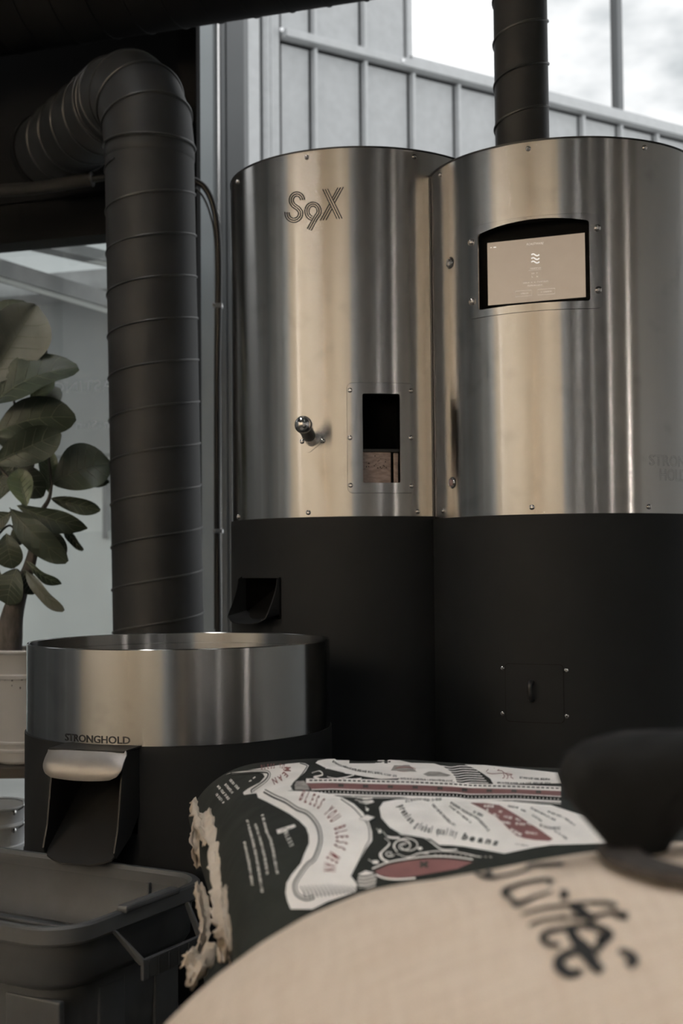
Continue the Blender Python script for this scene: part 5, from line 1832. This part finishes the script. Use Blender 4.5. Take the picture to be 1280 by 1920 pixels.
# lower sacks of the stack
SK2 = thing('printed_sack', 'black printed sack lying second from top, its torn seam beside the tote', 'sack', (.3, 1.6, .30), 'printed coffee sacks in the stack')
fn2 = bag_fn((-.225, 2.0, 0), (-.105, 1.27, 0), (.82, 1.93, 0), (.86, 1.26, 0), .405, .085, .085, seed=5)
V, F = bag_mesh(fn2, 48, 32)
mk('sack_body', V, F, 'sackdark', SK2, True)
seam('paper_seam', [(372, 1655, 1.70), (378, 1690, 1.66), (384, 1730, 1.62), (378, 1775, 1.58), (372, 1800, 1.55)], [14, 26, 20, 18, 22], 0, SK2, 1.0, 6)
seam('paper_seam', [(384, 1772, 1.56), (362, 1790, 1.52), (346, 1810, 1.50)], [16, 34, 14], 0, SK2, 1.8, 7)
seam('paper_seam', [(398, 1775, 1.50), (376, 1805, 1.46), (356, 1850, 1.44)], [30, 40, 16], 0, SK2, 1.8, 8)
SK3 = thing('printed_sack', 'black printed sack at the bottom of the stack on the pallet', 'sack', (.3, 1.6, .13), 'printed coffee sacks in the stack')
fn3 = bag_fn((-.25, 2.0, 0), (-.125, 1.27, 0), (.82, 1.93, 0), (.86, 1.26, 0), .222, .082, .09, seed=9)
V, F = bag_mesh(fn3, 40, 28)
mk('sack_body', V, F, 'sackdark', SK3, True)
PT = thing('pallet', 'wooden pallet under the stacked sacks', 'pallet', (.35, 1.3, 0))
for k in range(8):
    box('board', (-.2, .50 + k * .19, .105), XA, YA, ZA, 1.1, .14, .022, 'pallet', PT)
for x in (-.2, .3, .8):
    box('bearer', (x, .50, 0), XA, YA, ZA, .1, 1.47, .105, 'pallet', PT)

# ---- pale canvas sack in the foreground
def canvas_bag(c, a, b, h, yaw, tilt, e1, e2, nu=40, nv=96, seed=0):
    sg = lambda x, p: math.copysign(abs(x) ** p, x)
    V, F = [], []
    for i in range(nu + 1):
        u = -PI / 2 + PI * i / nu
        for j in range(nv):
            v = -PI + 2 * PI * j / nv
            X = a * sg(math.cos(u), e1) * sg(math.cos(v), e2); Y = b * sg(math.cos(u), e1) * sg(math.sin(v), e2); Z = h * sg(math.sin(u), e1)
            Z += (noise.noise(Vector((X * 5 + seed, Y * 5, Z * 5))) * .012 + noise.noise(Vector((X * 14 + seed, Y * 14, Z * 9))) * .003) * math.cos(u) ** .2
            X, Z = X * math.cos(tilt) - Z * math.sin(tilt), X * math.sin(tilt) + Z * math.cos(tilt)
            X, Y = X * math.cos(yaw) - Y * math.sin(yaw), X * math.sin(yaw) + Y * math.cos(yaw)
            V.append(Vector((X + c[0], Y + c[1], Z + c[2])))
    for i in range(nu):
        for j in range(nv):
            q = (j + 1) % nv
            F.append((i * nv + j, i * nv + q, (i + 1) * nv + q, (i + 1) * nv + j))
    return V, F
CS = thing('canvas_sack', 'plump beige canvas coffee sack in the foreground lettered coffee', 'sack', (.26, .8, .38))
V, F = canvas_bag((.262, .80, .594), .469, .308, .22, -.585, .102, .857, .844)
cs_ob = mk('sack_body', V, F, 'canvas', CS, True)
bvc = BVHTree.FromPolygons([Vector(v) for v in V], F)
def zE(p): return [(860 + x / 3.368, 1580 + y / 3.368) for x, y in p]
def inked(vf, name='lettering'):
    V, F = on_bvh(bvc, vf, .0008)
    return mk(name, V, F, 'ink', cs_ob, True)
def fill_glyph(ch, org, right, upv):
    """letter ch set on the sack: org = pixel of its lower left, right/upv = pixel vectors of its width and height"""
    v, f = text2d(ch)
    xs = [q[0] for q in v]; ys = [q[1] for q in v]
    x0, x1 = min(xs), max(xs); y0, y1 = min(ys), max(ys)
    return [(org[0] + right[0] * (x - x0) / (x1 - x0) + upv[0] * (y - y0) / (y1 - y0), org[1] + right[1] * (x - x0) / (x1 - x0) + upv[1] * (y - y0) / (y1 - y0)) for x, y in v], f
def thick(path, ws):
    c = curve2d(zE(path), 8)
    n = len(c) - 1
    W_ = []
    for i in range(n + 1):
        q = i / n * (len(ws) - 1); k = min(int(q), len(ws) - 2)
        W_.append((ws[k] + (ws[k + 1] - ws[k]) * (q - k)))
    inked(stroke2d(c, W_))
# the word runs away to the far left, letters with their tops to the right
thick([(150, 160), (100, 190), (180, 225), (280, 215), (420, 180), (460, 150), (660, 140)], [3, 5, 9, 5, 5, 9, 8])
thick([(180, 215), (220, 175), (320, 145), (350, 105), (420, 95)], [16, 8, 6, 16, 6])
thick([(460, 170), (455, 155)], [20, 20])
thick([(590, 265), (560, 240), (440, 255), (340, 285), (290, 320), (330, 360), (370, 395), (480, 350), (590, 310)], [16, 8, 7, 8, 16, 9, 14, 6, 5])
thick([(440, 530), (540, 495), (680, 480), (780, 480)], [6, 7, 8, 8])
thick([(400, 460), (520, 425), (700, 400), (840, 385), (970, 395), (985, 420)], [5, 6, 8, 7, 10, 10])
thick([(640, 335), (690, 335)], [20, 18])
thick([(700, 395), (760, 430), (830, 480), (880, 465), (960, 450), (1020, 465), (1070, 470)], [12, 20, 16, 9, 8, 15, 14])
thick([(640, 655), (560, 645), (530, 605), (580, 565), (690, 545), (800, 530), (900, 550), (950, 590), (900, 640)], [10, 12, 14, 12, 11, 12, 15, 18, 14])
thick([(700, 550), (740, 620), (800, 690), (860, 780), (910, 820)], [17, 22, 30, 22, 17])
thick([(780, 820), (700, 835), (640, 790), (640, 740), (720, 695), (820, 690)], [12, 20, 24, 19, 15, 16])
thick([(1010, 690), (1070, 710), (1100, 750), (1070, 790)], [10, 17, 24, 17])
thick([(860, 690), (900, 640), (880, 590)], [16, 15, 13])
CS2 = thing('canvas_sack', 'beige canvas sack lying under the foreground sack', 'sack', (.28, .85, .13))
V, F = canvas_bag((.27, .80, .238), .45, .29, .105, -.585, 0, .8, .8, 20, 48, 4)
mk('sack_body', V, F, 'canvas', CS2, True)

# ---- black cloth bag standing on the canvas sack at the right
BB = thing('black_bag', 'out-of-focus black cloth bag tapering down onto the canvas sack', 'bag', tuple(at(1200, 1618, .86)))
BY = .86
prof = [(1196, 1624, 34), (1198, 1608, 44), (1196, 1580, 62), (1192, 1545, 90), (1190, 1500, 126), (1206, 1455, 160), (1230, 1418, 172), (1250, 1392, 160), (1262, 1376, 110), (1266, 1370, 8)]
V, F = [], []
n = 40
for i, (x, y, w_) in enumerate(prof):
    c = at(x, y, BY)
    for k in range(n):
        a = 2 * PI * k / n
        r = w_ / FPX * BY * (1 + .07 * math.sin(5 * a + i * .35) + .04 * math.sin(11 * a - i * .6))
        V.append(c + Vector((math.cos(a) * r, math.sin(a) * r * .6, 0)))
for i in range(len(prof) - 1):
    for k in range(n):
        j = (k + 1) % n
        F.append((i * n + k, i * n + j, (i + 1) * n + j, (i + 1) * n + k))
F.append(tuple(reversed(range(n)))); F.append(tuple(range((len(prof) - 1) * n, len(prof) * n)))
mk('bag_body', V, F, 'blackcloth', BB, True)
sp = []
for x, y in ((1158, 1606), (1172, 1622), (1195, 1634), (1225, 1644), (1260, 1654), (1300, 1660), (1350, 1668)):
    o_, d_ = ray(x, y)
    h = bvc.ray_cast(o_, d_.normalized())
    sp.append((h[0] + h[1] * .004) if h[0] else at(x, y, .9))
P = smooth_path(sp, 6)
parts = []
V, F = [], []
for i, p in enumerate(P):
    t = (P[min(len(P) - 1, i + 1)] - P[max(0, i - 1)]).normalized()
    s = t.cross(ZA).normalized()
    for q, z in ((-.013, -.002), (.013, -.002), (.013, .004), (-.013, .004)):
        V.append(p + s * q + ZA * z)
for i in range(len(P) - 1):
    for k in range(4):
        j = (k + 1) % 4
        F.append((i * 4 + k, i * 4 + j, (i + 1) * 4 + j, (i + 1) * 4 + k))
F += [(3, 2, 1, 0), tuple(range(len(V) - 4, len(V)))]
mk('strap', V, F, 'strap', BB, False)
